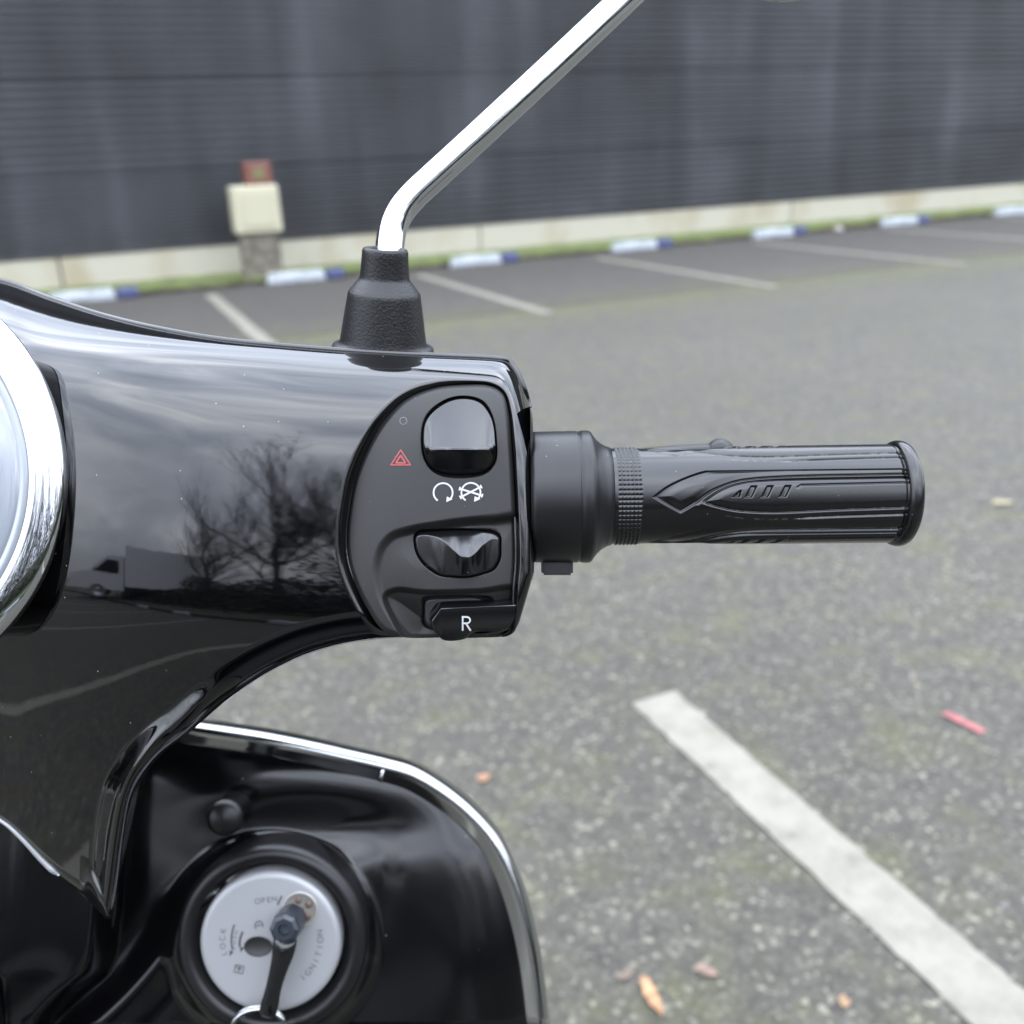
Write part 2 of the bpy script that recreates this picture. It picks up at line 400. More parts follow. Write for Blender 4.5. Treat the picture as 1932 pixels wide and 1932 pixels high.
# mossy strip between the kerb and the building: one ragged sheet
def moss_strip(name, x0, x1, y0, y1, z0, z1, mt, nx, ny, amp):
    xs = np.linspace(x0, x1, nx); ys = np.linspace(y0, y1, ny); v = []
    for x in xs:
        for j, y in enumerate(ys):
            nn = mnoise.noise(Vector((x * 3, y * 3, 1))); n2 = mnoise.noise(Vector((x * 14, y * 14, 5)))
            yy = y + (amp * (nn + .5 * n2) if j == 0 else 0)
            v.append((x, yy, z0 + (z1 - z0) * (j / (ny - 1)) + .012 * (nn + n2)))
    return tag(mk(name, v, gridf(nx, ny, flip=False), mt), kind='stuff')
kb = MB(); kb.box((5, 10.86, .0), (70, .16, .07), bev=.01); tag(kb.build('kerb', M['kerb'], smooth=False), kind='structure')
quad_sheet('verge_soil', -30, 40, 10.93, 12.0, .012, M['kerb'])
tag(moss_strip('moss', -14, 30, 10.84, 11.99, .042, .03, M['moss'], 900, 14, .1), 'bright green moss strip along the foot of the plinth', 'moss')
# litter of dead leaves and dirt collected along the kerb
v = []; f = []; ix = []
random.seed(8)
for i in range(2600):
    x = random.uniform(-6, 17); y = 10.8 - abs(random.gauss(0, .09)); s = random.uniform(.015, .045); a = random.uniform(0, 6.28); zz = random.uniform(.01, .05)
    c, s_ = math.cos(a) * s, math.sin(a) * s; k = len(v)
    v += [(x - c, y - s_, zz), (x + s_ * .5, y - c * .5, zz + .012), (x + c, y + s_, zz + .004), (x - s_ * .5, y + c * .5, zz)]
    f.append((k, k + 1, k + 2, k + 3)); ix.append(random.choice([0, 0, 1, 1, 2]))
tag(mk('leaf_litter', v, f, [mat('litter_brown', (.045, .03, .015), .9), mat('litter_green', (.04, .045, .014), .9), mat('litter_tan', (.09, .07, .035), .9)], smooth=False, idx=ix),
    'brown and green leaf litter gathered against the far kerb', 'leaf litter', kind='stuff')

# building: corrugated cladding rows over a cream plinth
bw = empty('warehouse_wall', (4, 12, 0), 'dark slate building wall clad in horizontal corrugated sheets above a cream plinth', 'wall')
def corr(z0, z1, y, pitch=.084):
    n = int((z1 - z0) / pitch); v = []
    prof = []
    for i in range(n):
        z = z0 + i * (z1 - z0) / n; p = (z1 - z0) / n
        for a, d in [(0, .002), (.06, -.012), (.16, -.036), (.46, -.042), (.58, -.022), (.68, .002)]: prof.append((z + a * p, d))
    prof.append((z1, 0))
    xs = np.linspace(-32, 44, 39)
    for x in xs:
        sag = .012 * mnoise.noise(Vector((x * .35, z0, 3)))
        for z, d in prof: v.append((x, y + d + .015 * mnoise.noise(Vector((x * .25, z * .4, 7))), z + sag))
    return np.array(v), gridf(len(xs), len(prof))
zz = .36
for i, hgt in enumerate([.86, .93, .95, .95, .95, .95, .95]):
    v, f = corr(zz + .004, zz + hgt - .004, 12.0 - .004 * (i % 2))
    mk('cladding_sheet', v, f, M['cladding'], bw, smooth=False); zz += hgt
b = MB(); b.box((6, 12.24, 3.9), (76, .4, 7.3)); b.build('wall_backing', M['matt_dark'], bw, smooth=False)
b = MB(); xj = np.arange(-26, 44, 5.06) + .42
for a, c in zip(xj[:-1], xj[1:]): b.box(((a + c) / 2, 12.06, .18), (c - a - .022, .2, .352), bev=.006)
b.build('plinth', M['plinth'], bw, smooth=False)
b = MB(); b.box((6, 12.1, .175), (75, .2, .33)); b.build('plinth_joint_filler', M['joint'], bw, smooth=False)
b = MB(); b.box((6, 11.965, .368), (75, .03, .03)); b.build('drip_rail', M['matt_dark'], bw, smooth=False)

# wheel stops
def stop(x, lab):
    t = empty('wheel_stop', (x, 10.62, 0), lab, 'wheel stop', 'white and blue wheel stops along the far kerb')
    b = MB(); b.box((x - .11, 10.62, .062), (.64, .13, .115), bev=.02, taper=.9); b.build('white_block', M['wheel_white'], t, smooth=True)
    b = MB(); b.box((x + .32, 10.62, .06), (.215, .126, .11), bev=.02, taper=.9); b.build('blue_end_cap', M['wheel_blue'], t, smooth=True)
    return t
labs = ['white wheel stop with blue end, half hidden by the black cowl at far left',
        'white wheel stop with blue end just left of the mirror boot',
        'white wheel stop with blue end just right of the mirror boot',
        'white wheel stop with blue end, fourth from left along the kerb',
        'white wheel stop with blue end, fifth from left, left of the small white pebble',
        'white wheel stop with blue end, sixth from left, right of the small white pebble',
        'white wheel stop cut by the right edge of the picture']
for x, l in zip([.01, 2.17, 4.28, 6.42, 8.55, 10.75, 12.95], labs): stop(x, l)

# utility post
pt = empty('utility_post', (1.82, 11.3, 0), 'cream utility box on a grey concrete foot with a small red box on top', 'utility box')
b = MB(); b.box((1.83, 11.32, .26), (.42, .3, .5), bev=.02); b.build('concrete_foot', M['concrete'], pt, smooth=False)
b = MB(); b.box((1.83, 11.3, .76), (.5, .34, .5), bev=.02); b.build('cream_box', M['cream'], pt, smooth=False)
b = MB(); b.box((1.83, 11.12, .76), (.34, .012, .36), bev=.003); b.build('box_door', mat('cream_door', (.3, .285, .2), .5), pt, smooth=False)
b = MB(); b.box((1.9, 11.3, 1.13), (.28, .24, .24), bev=.015)
rb = b.build('red_box', M['redbrown'], pt, smooth=False)
b = MB(); b.box((1.9, 11.174, 1.13), (.12, .01, .12), bev=.002); b.build('badge', M['olive'], rb, smooth=False)

# fallen leaves and scraps
def leaf(name, x, y, L, Wd, ang, col, lab, cat='leaf', curl=.3, z=.004, square=False):
    n = 9; v = []
    for i in range(n):
        t = i / (n - 1); w = Wd / 2 * (.9 if square else math.sin(math.pi * min(1, t ** .8 * .95 + .03)) ** 1.1 + (.18 * math.sin(t * 23 + x * 50)))
        for s in (-1, 0, 1):
            lx, ly = (t - .5) * L, s * w
            v.append((x + lx * math.cos(ang) - ly * math.sin(ang), y + lx * math.sin(ang) + ly * math.cos(ang), z + curl * L * .25 * (2 * t - 1) ** 2 + abs(s) * w * .25 * (1 - t * .6)))
    col = tuple(c * .5 for c in col); mt = mat(name + '_skin', col, .6); add_noise_col(mt, tuple(c * .6 for c in col), tuple(min(1, c * 1.25) for c in col), 60)
    return tag(mk(name, v, gridf(n, 3), mt, loc=(x, y, 0)), lab, cat)
leaf('fallen_leaf', .6, .95, .08, .021, math.radians(-98), (.5, .25, .11), 'long orange leaf curled on the asphalt near the bottom edge')
leaf('fallen_leaf', .575, 1.585, .034, .026, .4, (.4, .2, .1), 'small orange leaf on the asphalt just right of the chrome leg shield trim', curl=.1)
leaf('plastic_scrap', 1.615, 1.275, .095, .022, math.radians(-80), (.42, .12, .12), 'faded red plastic strip lying on the asphalt right of the white line', 'scrap', .03, square=True)
leaf('fallen_leaf', 2.82, 2.2, .085, .045, -.2, (.36, .3, .17), 'pale tan leaf on the asphalt near the right edge below the wall', curl=.1)
leaf('fallen_leaf', .86, .815, .026, .018, .9, (.36, .21, .1), 'small orange brown leaf at the bottom edge left of the white line', curl=.1)
leaf('fallen_leaf', .705, .955, .04, .022, -.9, (.24, .15, .11), 'dull pinkish brown leaf near the bottom, right of the long orange leaf', curl=.08)
leaf('fallen_leaf', .585, 1.005, .035, .016, .2, (.2, .13, .09), 'tiny brown leaf touching the tip of the long orange leaf', curl=.08)
leaf('fallen_leaf', 1.75, 1.2, .018, .014, .3, (.3, .18, .09), 'tiny orange leaf right below the red plastic strip', curl=.08)
b = MB(); b.lathe([(.0001, .09), (.04, .085), (.06, .05), (.055, .01), (.03, 0)], (9.45, 10.5, 0), (0, 0, 1), 14)
tag(b.build('pebble', mat('pale_stone', (.22, .2, .19), .8), loc=(9.45, 10.5, 0)), 'small pale pebble lying between two wheel stops by the kerb', 'stone')
# pale grit on the near asphalt: thousands of grains
random.seed(21); v = []; f = []; ix = []
for i in range(2600):
    x = random.uniform(-.2, 3.2); y = random.uniform(.4, 3.6); s = random.uniform(.0015, .0042) * (1 if random.random() < .93 else 1.6); k = len(v)
    for dx, dy, dz in [(-1, 0, 0), (0, -1, 0), (1, 0, 0), (0, 1, 0), (0, 0, 1)]: v.append((x + dx * s, y + dy * s, .001 + dz * s * .9))
    f += [(k, k + 1, k + 4), (k + 1, k + 2, k + 4), (k + 2, k + 3, k + 4), (k + 3, k, k + 4)]; ix += [random.choice([0, 0, 0, 1, 2])] * 4
tag(mk('grit', v, f, [mat('grit_pale', (.14, .134, .115), .7), mat('grit_tan', (.17, .14, .09), .7), mat('grit_grey', (.12, .12, .12), .7)], smooth=False, idx=ix),
    'pale stone grit scattered over the near asphalt', 'grit', kind='stuff')

# ------------------------------------------------------------------ BEHIND THE VIEWER (seen in the paint and chrome)
def tree_mesh(seed, H):
    rnd = random.Random(seed); tr = MB(); cw = MB()
    def grow(p, d, L, r, lev):
        n = 4; pts = [p]; dd = np.array(d)
        for i in range(n):
            dd = dd + np.array([rnd.gauss(0, .12), rnd.gauss(0, .12), rnd.gauss(.04, .08)]); dd /= np.linalg.norm(dd); pts.append(pts[-1] + dd * L / n)
        rad = np.linspace(r, r * .55, n + 1)
        (tr if lev == 0 else cw).tube(pts, rad, seg=(8 if lev == 0 else 4 if lev < 3 else 3), cap=False)
        if lev >= 5 or r < .0045:
            if rnd.random() < .55:
                q = pts[-1]; s = rnd.uniform(.03, .06); a = np.array([rnd.gauss(0, 1) for _ in range(3)]); a = a / np.linalg.norm(a) * s; b_ = np.cross(a, [0, 0, 1]); 
                cw.add([q, q + a * .5 + b_ * .4, q + a, q + a * .5 - b_ * .4], [(0, 1, 2, 3)], 1)
            return
        k = [4, 4, 4, 3, 3][lev]
        for i in range(k):
            at = rnd.randint(1 if lev else 2, n); q = pts[at]
            w = rnd.uniform(0, 2 * math.pi); spread = rnd.uniform(.35, .85)
            a = np.cross(dd, [0.3, .2, 1]); a /= np.linalg.norm(a); c = np.cross(dd, a)
            nd = dd * math.cos(spread) + (a * math.cos(w) + c * math.sin(w)) * math.sin(spread); nd[2] += .22; nd /= np.linalg.norm(nd)
            grow(q, nd, L * rnd.uniform(.58, .78), rad[at] * rnd.uniform(.56, .74), lev + 1)
        if lev < 4: grow(pts[-1], dd, L * .75, rad[-1] * .95, lev + 1)
    for s in range(rnd.choice([1, 2, 2])):
        grow(np.array([s * .25, s * .1, 0.]), [rnd.gauss(0, .12), rnd.gauss(0, .12), 1], H * .3, .10 * H / 8, 0)
    return tr, cw
protos = []
for s, H in [(3, 7.5), (11, 8.5), (29, 6.5)]:
    tr, cw = tree_mesh(s, H); protos.append((tr, cw))
tree_spots = [(-8.0, -6.9, 0, 0, .95), (-6.2, -7.2, 1, 2.1, .9), (-10.8, -9.6, 2, 1.0, .85), (-4.5, -7.4, 2, 4.0, 1.0), (-2.9, -7.0, 0, 3.1, .8), (-1.0, -7.6, 1, 5.0, .8), (1.6, -7.6, 2, .5, .9), (4.8, -8.0, 0, 1.3, .8), (8.5, -8.2, 1, .7, .85), (12.5, -8.6, 2, 2.7, .9), (17, -8.4, 0, 4.4, .9)]
tlab = ['bare forked tree behind the parking bays, reflected tallest in the black cowl', 'bare tree reflected beside the box van',
        'small bare tree rising beyond the van roof', 'bare bushy tree right of the tallest reflected tree', 'bare tree in the reflected row, third from the tallest',
        'wide bare tree near the reflected row end', 'last bare tree of the reflected row', 'thin bare tree behind the middle bays', 'bare tree far right behind the rider, near the lane', 'low bare tree second from the far right end', 'bare tree at the far right end of the row']
first = {}
for (x, y, k, rz, sc), lb in zip(tree_spots, tlab):
    if k not in first:
        t = empty('bare_tree', (0, 0, 0), lb, 'tree', 'bare winter trees behind the rider')
        tr, cw = protos[k]; tr.build('trunk', M['bark'], t); cw.build('crown', [M['twig'], M['dry_leaf']], t, smooth=False); first[k] = t
    else:
        t = first[k].copy(); scene.collection.objects.link(t)
        for ch in first[k].children:
            c = ch.copy(); scene.collection.objects.link(c); c.parent = t
        t['label'] = lb
    t.location = (x, y, .1); t.rotation_euler = (0, 0, rz); t.scale = (sc,) * 3
random.seed(5); v = []; f = []
for i in range(90000):
    x = random.uniform(-14, 24); hh = 2.6 + 1.0 * mnoise.noise(Vector((x * .5, 0, 2)));
    if x < -5: hh *= .62
    if x < -8.5: hh *= .5
    y = -6.6 + random.gauss(0, .55); z = random.random() ** 1.2 * hh * math.exp(-((y + 6.6) / 1.2) ** 2) + .05
    s = random.uniform(.04, .09); a = np.array([random.gauss(0, 1) for _ in range(3)]); a = a / np.linalg.norm(a) * s; c = np.cross(a, [random.gauss(0, 1), .3, 1]); c = c / (np.linalg.norm(c) + 1e-9) * s * .5
    p = np.array([x, y, z]); k = len(v); v += [p - a, p + c, p + a, p - c]; f.append((k, k + 1, k + 2, k + 3))
tag(mk('undergrowth', v, f, M['hedge'], smooth=False), 'dark bramble undergrowth under the bare trees', 'undergrowth', kind='stuff')
kb = MB(); kb.box((0, -4.05, .05), (60, .15, .12), bev=.01); tag(kb.build('kerb', M['kerb'], smooth=False), kind='structure')
v = []; n = 160
for i in range(n + 1):
    for j in range(30):
        x = -40 + 80 * i / n; y = -4.12 - j * .6; v.append((x, y, .08 + .05 * mnoise.noise(Vector((x, y, 0))) + (.02 * j if y < -6 else 0)))
M['verge'] = mat('verge_grass', (.05, .075, .02), .95); add_noise_col(M['verge'], (.014, .02, .007), (.035, .045, .016), 5)
tag(mk('verge', v, gridf(n + 1, 30, flip=True), M['verge']), kind='structure')
for i, x in enumerate([-7.9, -5.7, -3.4, -1.2, 1.0 + 1.2, 4.4, 6.6]):
    t = empty('wheel_stop', (x, -3.9, 0), ['wheel stop', ''][1] or 'white wheel stop on the near kerb behind the rider, %s' % ['beyond the van', 'beside the van', 'below the small bare tree', 'below the tallest bare tree', 'right of the tallest bare tree', 'second from the row end', 'at the row end'][i], 'wheel stop', 'white wheel stops on the near kerb')
    b = MB(); b.box((x, -3.9, .08), (.7, .14, .14), bev=.02, taper=.9); b.build('white_block', M['wheel_white'], t)
# box van
vx, vy, vr = -11.6, -6.1, math.radians(-62)
vt = empty('box_van', (vx, vy, 0.15), 'white box van with a plain cargo body, reflected at the left in the black cowl', 'van')
def vp(lx, ly, lz):
    return (vx + lx * math.cos(vr) - ly * math.sin(vr), vy + lx * math.sin(vr) + ly * math.cos(vr), .15 + lz)
b = MB(); b.box(vp(.9, 0, 1.75), (3.9, 2.1, 2.2), rz=vr, bev=.04); b.build('cargo_box', M['van_white'], vt, smooth=False)
b = MB(); b.box(vp(.3, 0, .55), (5.6, 1.7, .2), rz=vr); b.build('chassis', M['matt_dark'], vt, smooth=False)
prof = [(-1.1, .45), (-1.1, 2.3), (-1.9, 2.25), (-2.65, 1.4), (-3.3, 1.15), (-3.4, .45)]
v = [vp(x, s * .95, z) for s in (-1, 1) for x, z in prof]; k = len(prof)
mk('cab', v, [tuple(range(k))[::-1], tuple(range(k, 2 * k))] + [(i, (i + 1) % k, k + (i + 1) % k, k + i) for i in range(k)], M['van_white'], vt, smooth=False)
for s in (-1, 1):
    q = [(-1.35, 1.35), (-1.35, 2.05), (-1.9, 2.05), (-2.5, 1.4)]
    v = [vp(x, s * e, z) for e in (.955, .97) for x, z in q]
    mk('side_window', v, [(0, 1, 2, 3), (7, 6, 5, 4)] + [(i, 4 + i, 4 + (i + 1) % 4, (i + 1) % 4) for i in range(4)], M['glass_dark'], vt, smooth=False)
for lx in (-2.3, 1.7):
    for s in (-1, 1):
        b = MB(); c = np.array(vp(lx, s * .85, .36)); ax = np.array([-math.sin(vr), math.cos(vr), 0]) * s
        b.lathe([(.36, -.1), (.36, .1)], c, ax, 24); b.lathe([(.36, .1), (.2, .11), (.19, .09), (.01, .09)], c, ax, 24, mi=1); b.build('wheel', [M['tyre'], M['alloy']], vt)

# ------------------------------------------------------------------ SCOOTER
D0 = .35
S0 = D0 / F
ICD = .3345
MIRX = (-296 - C0) / F * ICD               # centre plane of the scooter in the handlebar frame
hub = W(np.array([MIRX, -.1, -.40])); 
sco = empty('motor_scooter', (hub[0], hub[1], 0), 'black motor scooter with chrome mirror stalk and ribbed rubber throttle grip', 'scooter')

def mirror_v(v):
    v = np.array(v, float).reshape(-1, 3).copy(); v[:, 0] = 2 * MIRX - v[:, 0]; return v

yt = smooth_fn([-296, -150, 0, 100, 200, 300, 430, 530, 640, 760, 850, 930, 957, 975, 990, 1003, 1006], [502, 505, 528, 563, 595, 619, 641, 651, 660, 667, 671, 675, 679, 701, 736, 771, 790], -296, 1006, 4)
ys = smooth_fn([-296, 0, 50, 100, 200, 300, 400, 500, 640, 760, 900, 950, 975, 1006], [560, 604, 621, 631, 642, 650, 657, 664, 675, 681, 687, 691, 712, 800], -296, 1006, 12)
yb = smooth_fn([-296, -150, 0, 100, 160, 190, 206, 216, 228, 236, 248, 277, 318, 345, 430, 520, 600, 680, 760, 950, 972, 990, 1006], [1470, 1490, 1550, 1645, 1692, 1722, 1736, 1712, 1624, 1562, 1506, 1456, 1412, 1392, 1320, 1262, 1228, 1210, 1203, 1202, 1192, 1140, 1084], -296, 1006, 4)
xo = np.concatenate([np.linspace(-296, 140, 30), np.linspace(145, 345, 60), np.linspace(350, 950, 60), np.linspace(953, 1006, 25)])
bot_line = np.vstack([np.stack([xo, yb(xo)], -1), [[1006, 785]]])
TH = pchip([-200, 0, 15, 35, 60, 95, 140, 200, 270, 380, 470, 600, 800, 1100, 1600], [72, 66, 57, 42, 28, 15, 6, 1.5, 0, -4, -9.5, -20, -29, -36, -41])
XS = pchip([-300, 60, 134, 200, 300, 400, 600, 1100], [15, 15, 14.5, 11.8, 6.5, 2.4, 0, -1.5])
xg = np.linspace(-300, 1100, 1401); xz_ = np.cumsum(np.tan(np.radians(XS(xg)))) * S0; xz_ -= np.interp(650, xg, xz_)
dd = np.linspace(0, 1600, 6401); zz_ = np.concatenate([[0], np.cumsum(np.tan(np.radians((TH(dd)[1:] + TH(dd)[:-1]) / 2)) * np.diff(dd))]) * S0
zz_ -= np.interp(220, dd, zz_)
tt = np.linspace(0, 1, 400); ang = 70 + 14 * (1 - tt) ** 1.0; G = np.concatenate([[0], np.cumsum(np.tan(np.radians(ang[:-1])) * np.diff(tt))]); G = G[-1] - G
rr = smooth_fn([-296, 150, 195, 225, 300, 345, 500, 640, 800, 930, 960, 1006], [14, 18, 40, 48, 55, 62, 62, 60, 50, 40, 22, 16], -296, 1006, 10)
ctr_y = 902
def cover_z(px, py):
    px, py = np.broadcast_arrays(np.asarray(px, float), np.asarray(py, float))
    d = py - ys(px)
    z = np.interp(np.clip(d, 0, None), dd, zz_)
    t = np.clip((py - yt(px)) / np.maximum(ys(px) - yt(px), 1e-3), 0, 1)
    z = np.where(d < 0, zz_[0] - (ys(px) - yt(px)) * S0 * .62 * np.interp(t, tt, G), z)
    # swelling towards the instrument, flat near the switches
    z = z + .022 + np.interp(px, xg, xz_)
    db = segdist(px, py, bot_line); r = rr(px)
    q = np.clip(1 - db / r, 0, 1)
    z = z - r * S0 * (1 - np.sqrt(np.clip(1 - q ** 2, 0, 1))) * 1.25
    z = z + (.0085 + .008 * (1 - sst(235, 320, px))) * (1 - sst(12, 62, db)) * sst(150, 200, px) * (1 - sst(330, 470, px)) * sst(1250, 1330, py)
    return z
panel_out = crom([(820, 732), (870, 726), (925, 728), (948, 742), (959, 775), (966, 850), (972, 960), (974, 1060), (970, 1112), (968, 1165), (958, 1196), (905, 1203), (830, 1203), (760, 1202), (722, 1188), (694, 1150), (669, 1100), (655, 1055), (652, 1010), (657, 960), (668, 905), (690, 850), (722, 797), (765, 754)], 8)
def cover_full(px, py):
    z = cover_z(px, py)
    near = (px > 600) & (px < 1006)
    sd = np.full(np.shape(px), -99.0)
    if near.any(): sd[near] = sdist(px[near], py[near], panel_out)
    rim = np.where(px > 900, 9.0, np.where(px < 800, 19.0, 19 - 10 * (px - 800) / 100.0))
    t = np.clip((sd + rim) / rim, 0, 1)
    z = z - .0036 * t ** 2 - .009 * sst(2, 14, sd)
    return z

xs = np.unique(np.concatenate([np.linspace(-296, 130, 60), np.linspace(130, 345, 120), np.linspace(345, 600, 100), np.linspace(600, 945, 230), np.linspace(945, 1006, 60)]))
tv = np.linspace(0, 1, 420); tv = .5 * tv + .5 * (tv - np.sin(2 * np.pi * tv) / (2 * np.pi)); 
PX = np.repeat(xs[:, None], len(tv), 1); PY = yt(PX) + (yb(PX) - yt(PX)) * tv[None, :]
Z = cover_full(PX, PY)
cov = U(PX, PY, D0 - Z); cov[..., 0] = np.maximum(cov[..., 0], MIRX)
nn_ = (len(xs), len(tv))
cv = cov.reshape(-1, 3); cf = gridf(*nn_, flip=True)
lv = mirror_v(cv); lf = gridf(*nn_, flip=False)
full_v = np.vstack([cv, lv]); full_f = cf + [tuple(a + len(cv) for a in q) for q in lf]
cover = mk('handlebar_cowl', full_v, full_f, M['paint'], sco, camf=True, weld=True)
xl = np.linspace(-60, 112, 40); lip = U(xl, yb(xl) - 3, D0 - cover_z(xl, yb(xl) - 3) - .0015); b = MB(); b.tube(lip, np.interp(xl, [-60, 0, 60, 100, 112], [.0007, .0008, .001, .0013, .0004]), 10)
mk('lip_sky_glint', np.concatenate(b.v), b.f, M['silver'], cover, camf=True)  # silver bead added in place of the bright sky reflection along the bottom edge
# front half of the cowl closes the shell behind it
tb = np.linspace(0, 1, 24); a = cov[:, 0][:, None, :]; c = cov[:, -1][:, None, :]
cs = cov[::4]; a = cs[:, 0][:, None, :]; c = cs[:, -1][:, None, :]
bk = a * (1 - tb)[None, :, None] + c * tb[None, :, None]; bk[..., 2] -= (.05 * np.sin(np.pi * tb))[None, :]
bk2 = bk.reshape(-1, 3); n2 = bk.shape[:2]
fv = np.vstack([bk2, mirror_v(bk2)]); ff = gridf(*n2, flip=False) + [tuple(q + len(bk2) for q in w) for w in gridf(*n2, flip=True)]
mk('front_cowl', fv, ff, M['paint'], sco, camf=True)
# beaded rim along the upper edge
xr = np.concatenate([np.linspace(-296, 940, 90), np.linspace(944, 1001, 24)])
bead = U(xr, yt(xr) + 1.5, D0 - cover_z(xr, yt(xr) + 2) + .0012); bead = bead[bead[:, 0] > MIRX]
br_ = np.full(len(bead), .00125); br_[-6:] = np.linspace(.00125, .0005, 6); b = MB(); b.tube(bead, br_, 10); b.tube(mirror_v(bead), br_, 10); b.build('cowl_rim', M['gloss_plastic'], sco, camf=True)
# end face of the cowl beside the throttle
b = MB()
ey = np.linspace(764, 1100, 60); wd_ = np.sqrt(np.clip(1 - (np.abs(np.linspace(-1, 1, 60)) ** 14), 0, 1)) * sst(0, .25, np.linspace(0, 1, 60)) ** .5; e1 = U(np.full(60, 1003.0), ey, D0 - .018 + 0 * ey)
ends = []
for t, dz, dx in [(0, -.002, 0), (.2, -.0015, 3), (.5, .003, 6.0), (.8, .014, 7), (1, .04, 6)]:
    yy = 939 + (ey - 939) * (1 - .02 * t); ends.append(U(1000 + (dx + 1) * wd_, yy, D0 - .016 + dz + .002 * (1 - wd_)))
E_ = np.array(ends); b.add(E_.reshape(-1, 3), gridf(5, 60, flip=False)); b.build('end_trim', M['satin'], sco, camf=True)
mk('end_trim', mirror_v(E_.reshape(-1, 3)), gridf(5, 60, flip=True), M['satin'], sco, camf=True)

# generic raised patch: outline in survey units, height above the D0 plane from zf(px, py, sd)
def patch(name, outline, zf, mt, parent, cen=None, M_=60, skirt=.004, idxf=None, mats=None, per=None, dup=False, power=.75):
    o = np.asarray(outline, float); n = len(o); cen = o.mean(0) if cen is None else np.array(cen, float)
    s = np.linspace(0, 1, M_) ** power
    P = cen + (o - cen)[:, None, :] * s[None, :, None]          # n x M_ x 2
    px, py = P[..., 0], P[..., 1]; sd = segdist(px, py, o, True)
    z = zf(px, py, sd); v = U(px, py, D0 - z)
    if skirt:
        ex = U(o[:, 0], o[:, 1], D0 - z[:, -1] + skirt)[:, None, :]; v = np.concatenate([v, ex], 1)
    m2 = v.shape[1]; f = gridf(n, m2, closed_n=True, flip=False)
    vv = v.reshape(-1, 3)
    area = np.sum(o[:, 0] * np.roll(o[:, 1], -1) - np.roll(o[:, 0], -1) * o[:, 1])
    if area < 0: f = [q[::-1] for q in f]
    ob = mk(name, vv, f, mt, parent, camf=True, weld=True)
    if dup: mk(name, mirror_v(vv), [q[::-1] for q in f], mt, parent, camf=True, weld=True)
    return ob

def ribbon(b, pts, w, zf, closed=False, mi=0, lift=.00018):
    pts = np.asarray(pts, float)
    if closed: pts = np.vstack([pts, pts[:2]])
    t = np.gradient(pts, axis=0); t /= np.linalg.norm(t, axis=1)[:, None] + 1e-9
    nr = np.stack([-t[:, 1], t[:, 0]], -1); wv = np.broadcast_to(np.asarray(w, float), (len(pts),))[:, None]
    A = pts + nr * wv / 2; B = pts - nr * wv / 2; q = np.stack([A, B], 1)
    v = U(q[..., 0], q[..., 1], D0 - zf(q[..., 0], q[..., 1]) - lift)
    b.add(v.reshape(-1, 3), gridf(len(pts), 2), mi)

# ---- switch panel
PT = pchip([700, 727, 745, 765, 800, 850, 900, 960, 1050, 1110, 1204, 1300], [44, 38, 27, 18, 10, 6, 3, 2, 0, -3, -8, -10])
pyy = np.linspace(690, 1260, 2281); pz_ = np.concatenate([[0], np.cumsum(np.tan(np.radians((PT(pyy)[1:] + PT(pyy)[:-1]) / 2)) * np.diff(pyy))]) * S0
pz_ = pz_ - np.interp(960, pyy, pz_) + float(cover_z(np.array([800.]), np.array([960.]))[0]) - .0006
# fold lines of the panel
rec = crom([(985, 972), (930, 972), (880, 975), (820, 983), (770, 992), (735, 1004), (712, 1030), (702, 1070), (708, 1120), (730, 1165), (775, 1215), (900, 1230), (1010, 1230), (1010, 1100)], 6)
rec2 = crom([(985, 1106), (900, 1110), (800, 1112), (745, 1108), (722, 1122), (735, 1165), (775, 1225), (900, 1240), (1010, 1240), (1010, 1150)], 6)
def panel_base(px, py):
    z = np.interp(py, pyy, pz_) + .0000125 * np.clip(800 - px, 0, 200) * 0
    # the panel follows the cowl down on its left flank and falls a little to the right
    z = z - .0045 * np.clip((760 - px) / 110.0, 0, 1) ** 2 - .0012 * np.clip((px - 900) / 75.0, 0, 1) ** 2
    s1 = sdist(px, py, rec); z = z - (.45 + .55 * sst(700, 800, px)) * (.0038 * sst(-1, 19, s1) - .0012 * sst(17, 90, s1))
    s2 = sdist(px, py, rec2); z = z - .0028 * sst(-1, 12, s2) - .0055 * sst(6, 70, s2)
    return z
def panel_z(px, py, sd=None):
    z = panel_base(px, py)
    if sd is None: sd = segdist(px, py, panel_out, True)
    z = z - .0013 * (1 - np.clip(sd / 9.0, 0, 1)) ** 1.5
    return z
# holes round the buttons are sunk into the panel surface
hole1 = crom([(798, 800), (812, 774), (845, 752), (880, 747), (912, 757), (930, 785), (937, 830), (936, 868), (922, 890), (898, 900), (838, 900), (812, 886), (798, 858)], 6)
hole2 = crom([(781, 1010), (789, 1001), (820, 998), (860, 997), (905, 998), (934, 1002), (945, 1012), (946, 1034), (945, 1054), (933, 1075), (908, 1085), (882, 1090), (855, 1090), (830, 1087), (812, 1077), (796, 1063), (785, 1045), (781, 1028)], 6)
hole3 = crom([(797, 1128), (830, 1124), (890, 1123), (930, 1128), (932, 1150), (930, 1190), (850, 1190), (800, 1180), (796, 1150)], 5)
def panel_full(px, py, sd):
    z = panel_z(px, py, sd)
    for h in (hole1, hole2, hole3): z = z - .004 * sst(-.5, 3.5, sdist(px, py, h))
    return z
xsP = np.linspace(640, 985, 300); ysP = np.linspace(715, 1215, 420)
k_ = len(panel_out); pd_ = np.vstack([panel_out, panel_out[:1]]); panel_dense = np.stack([np.interp(np.arange(0, k_, .4), np.arange(k_ + 1), pd_[:, i]) for i in (0, 1)], -1)
panel = patch('switch_housing', panel_dense, panel_full, M['panel'], sco, cen=(850, 960), M_=260, skirt=.008, power=.8)
pbase2 = lambda px, py: panel_z(px, py)
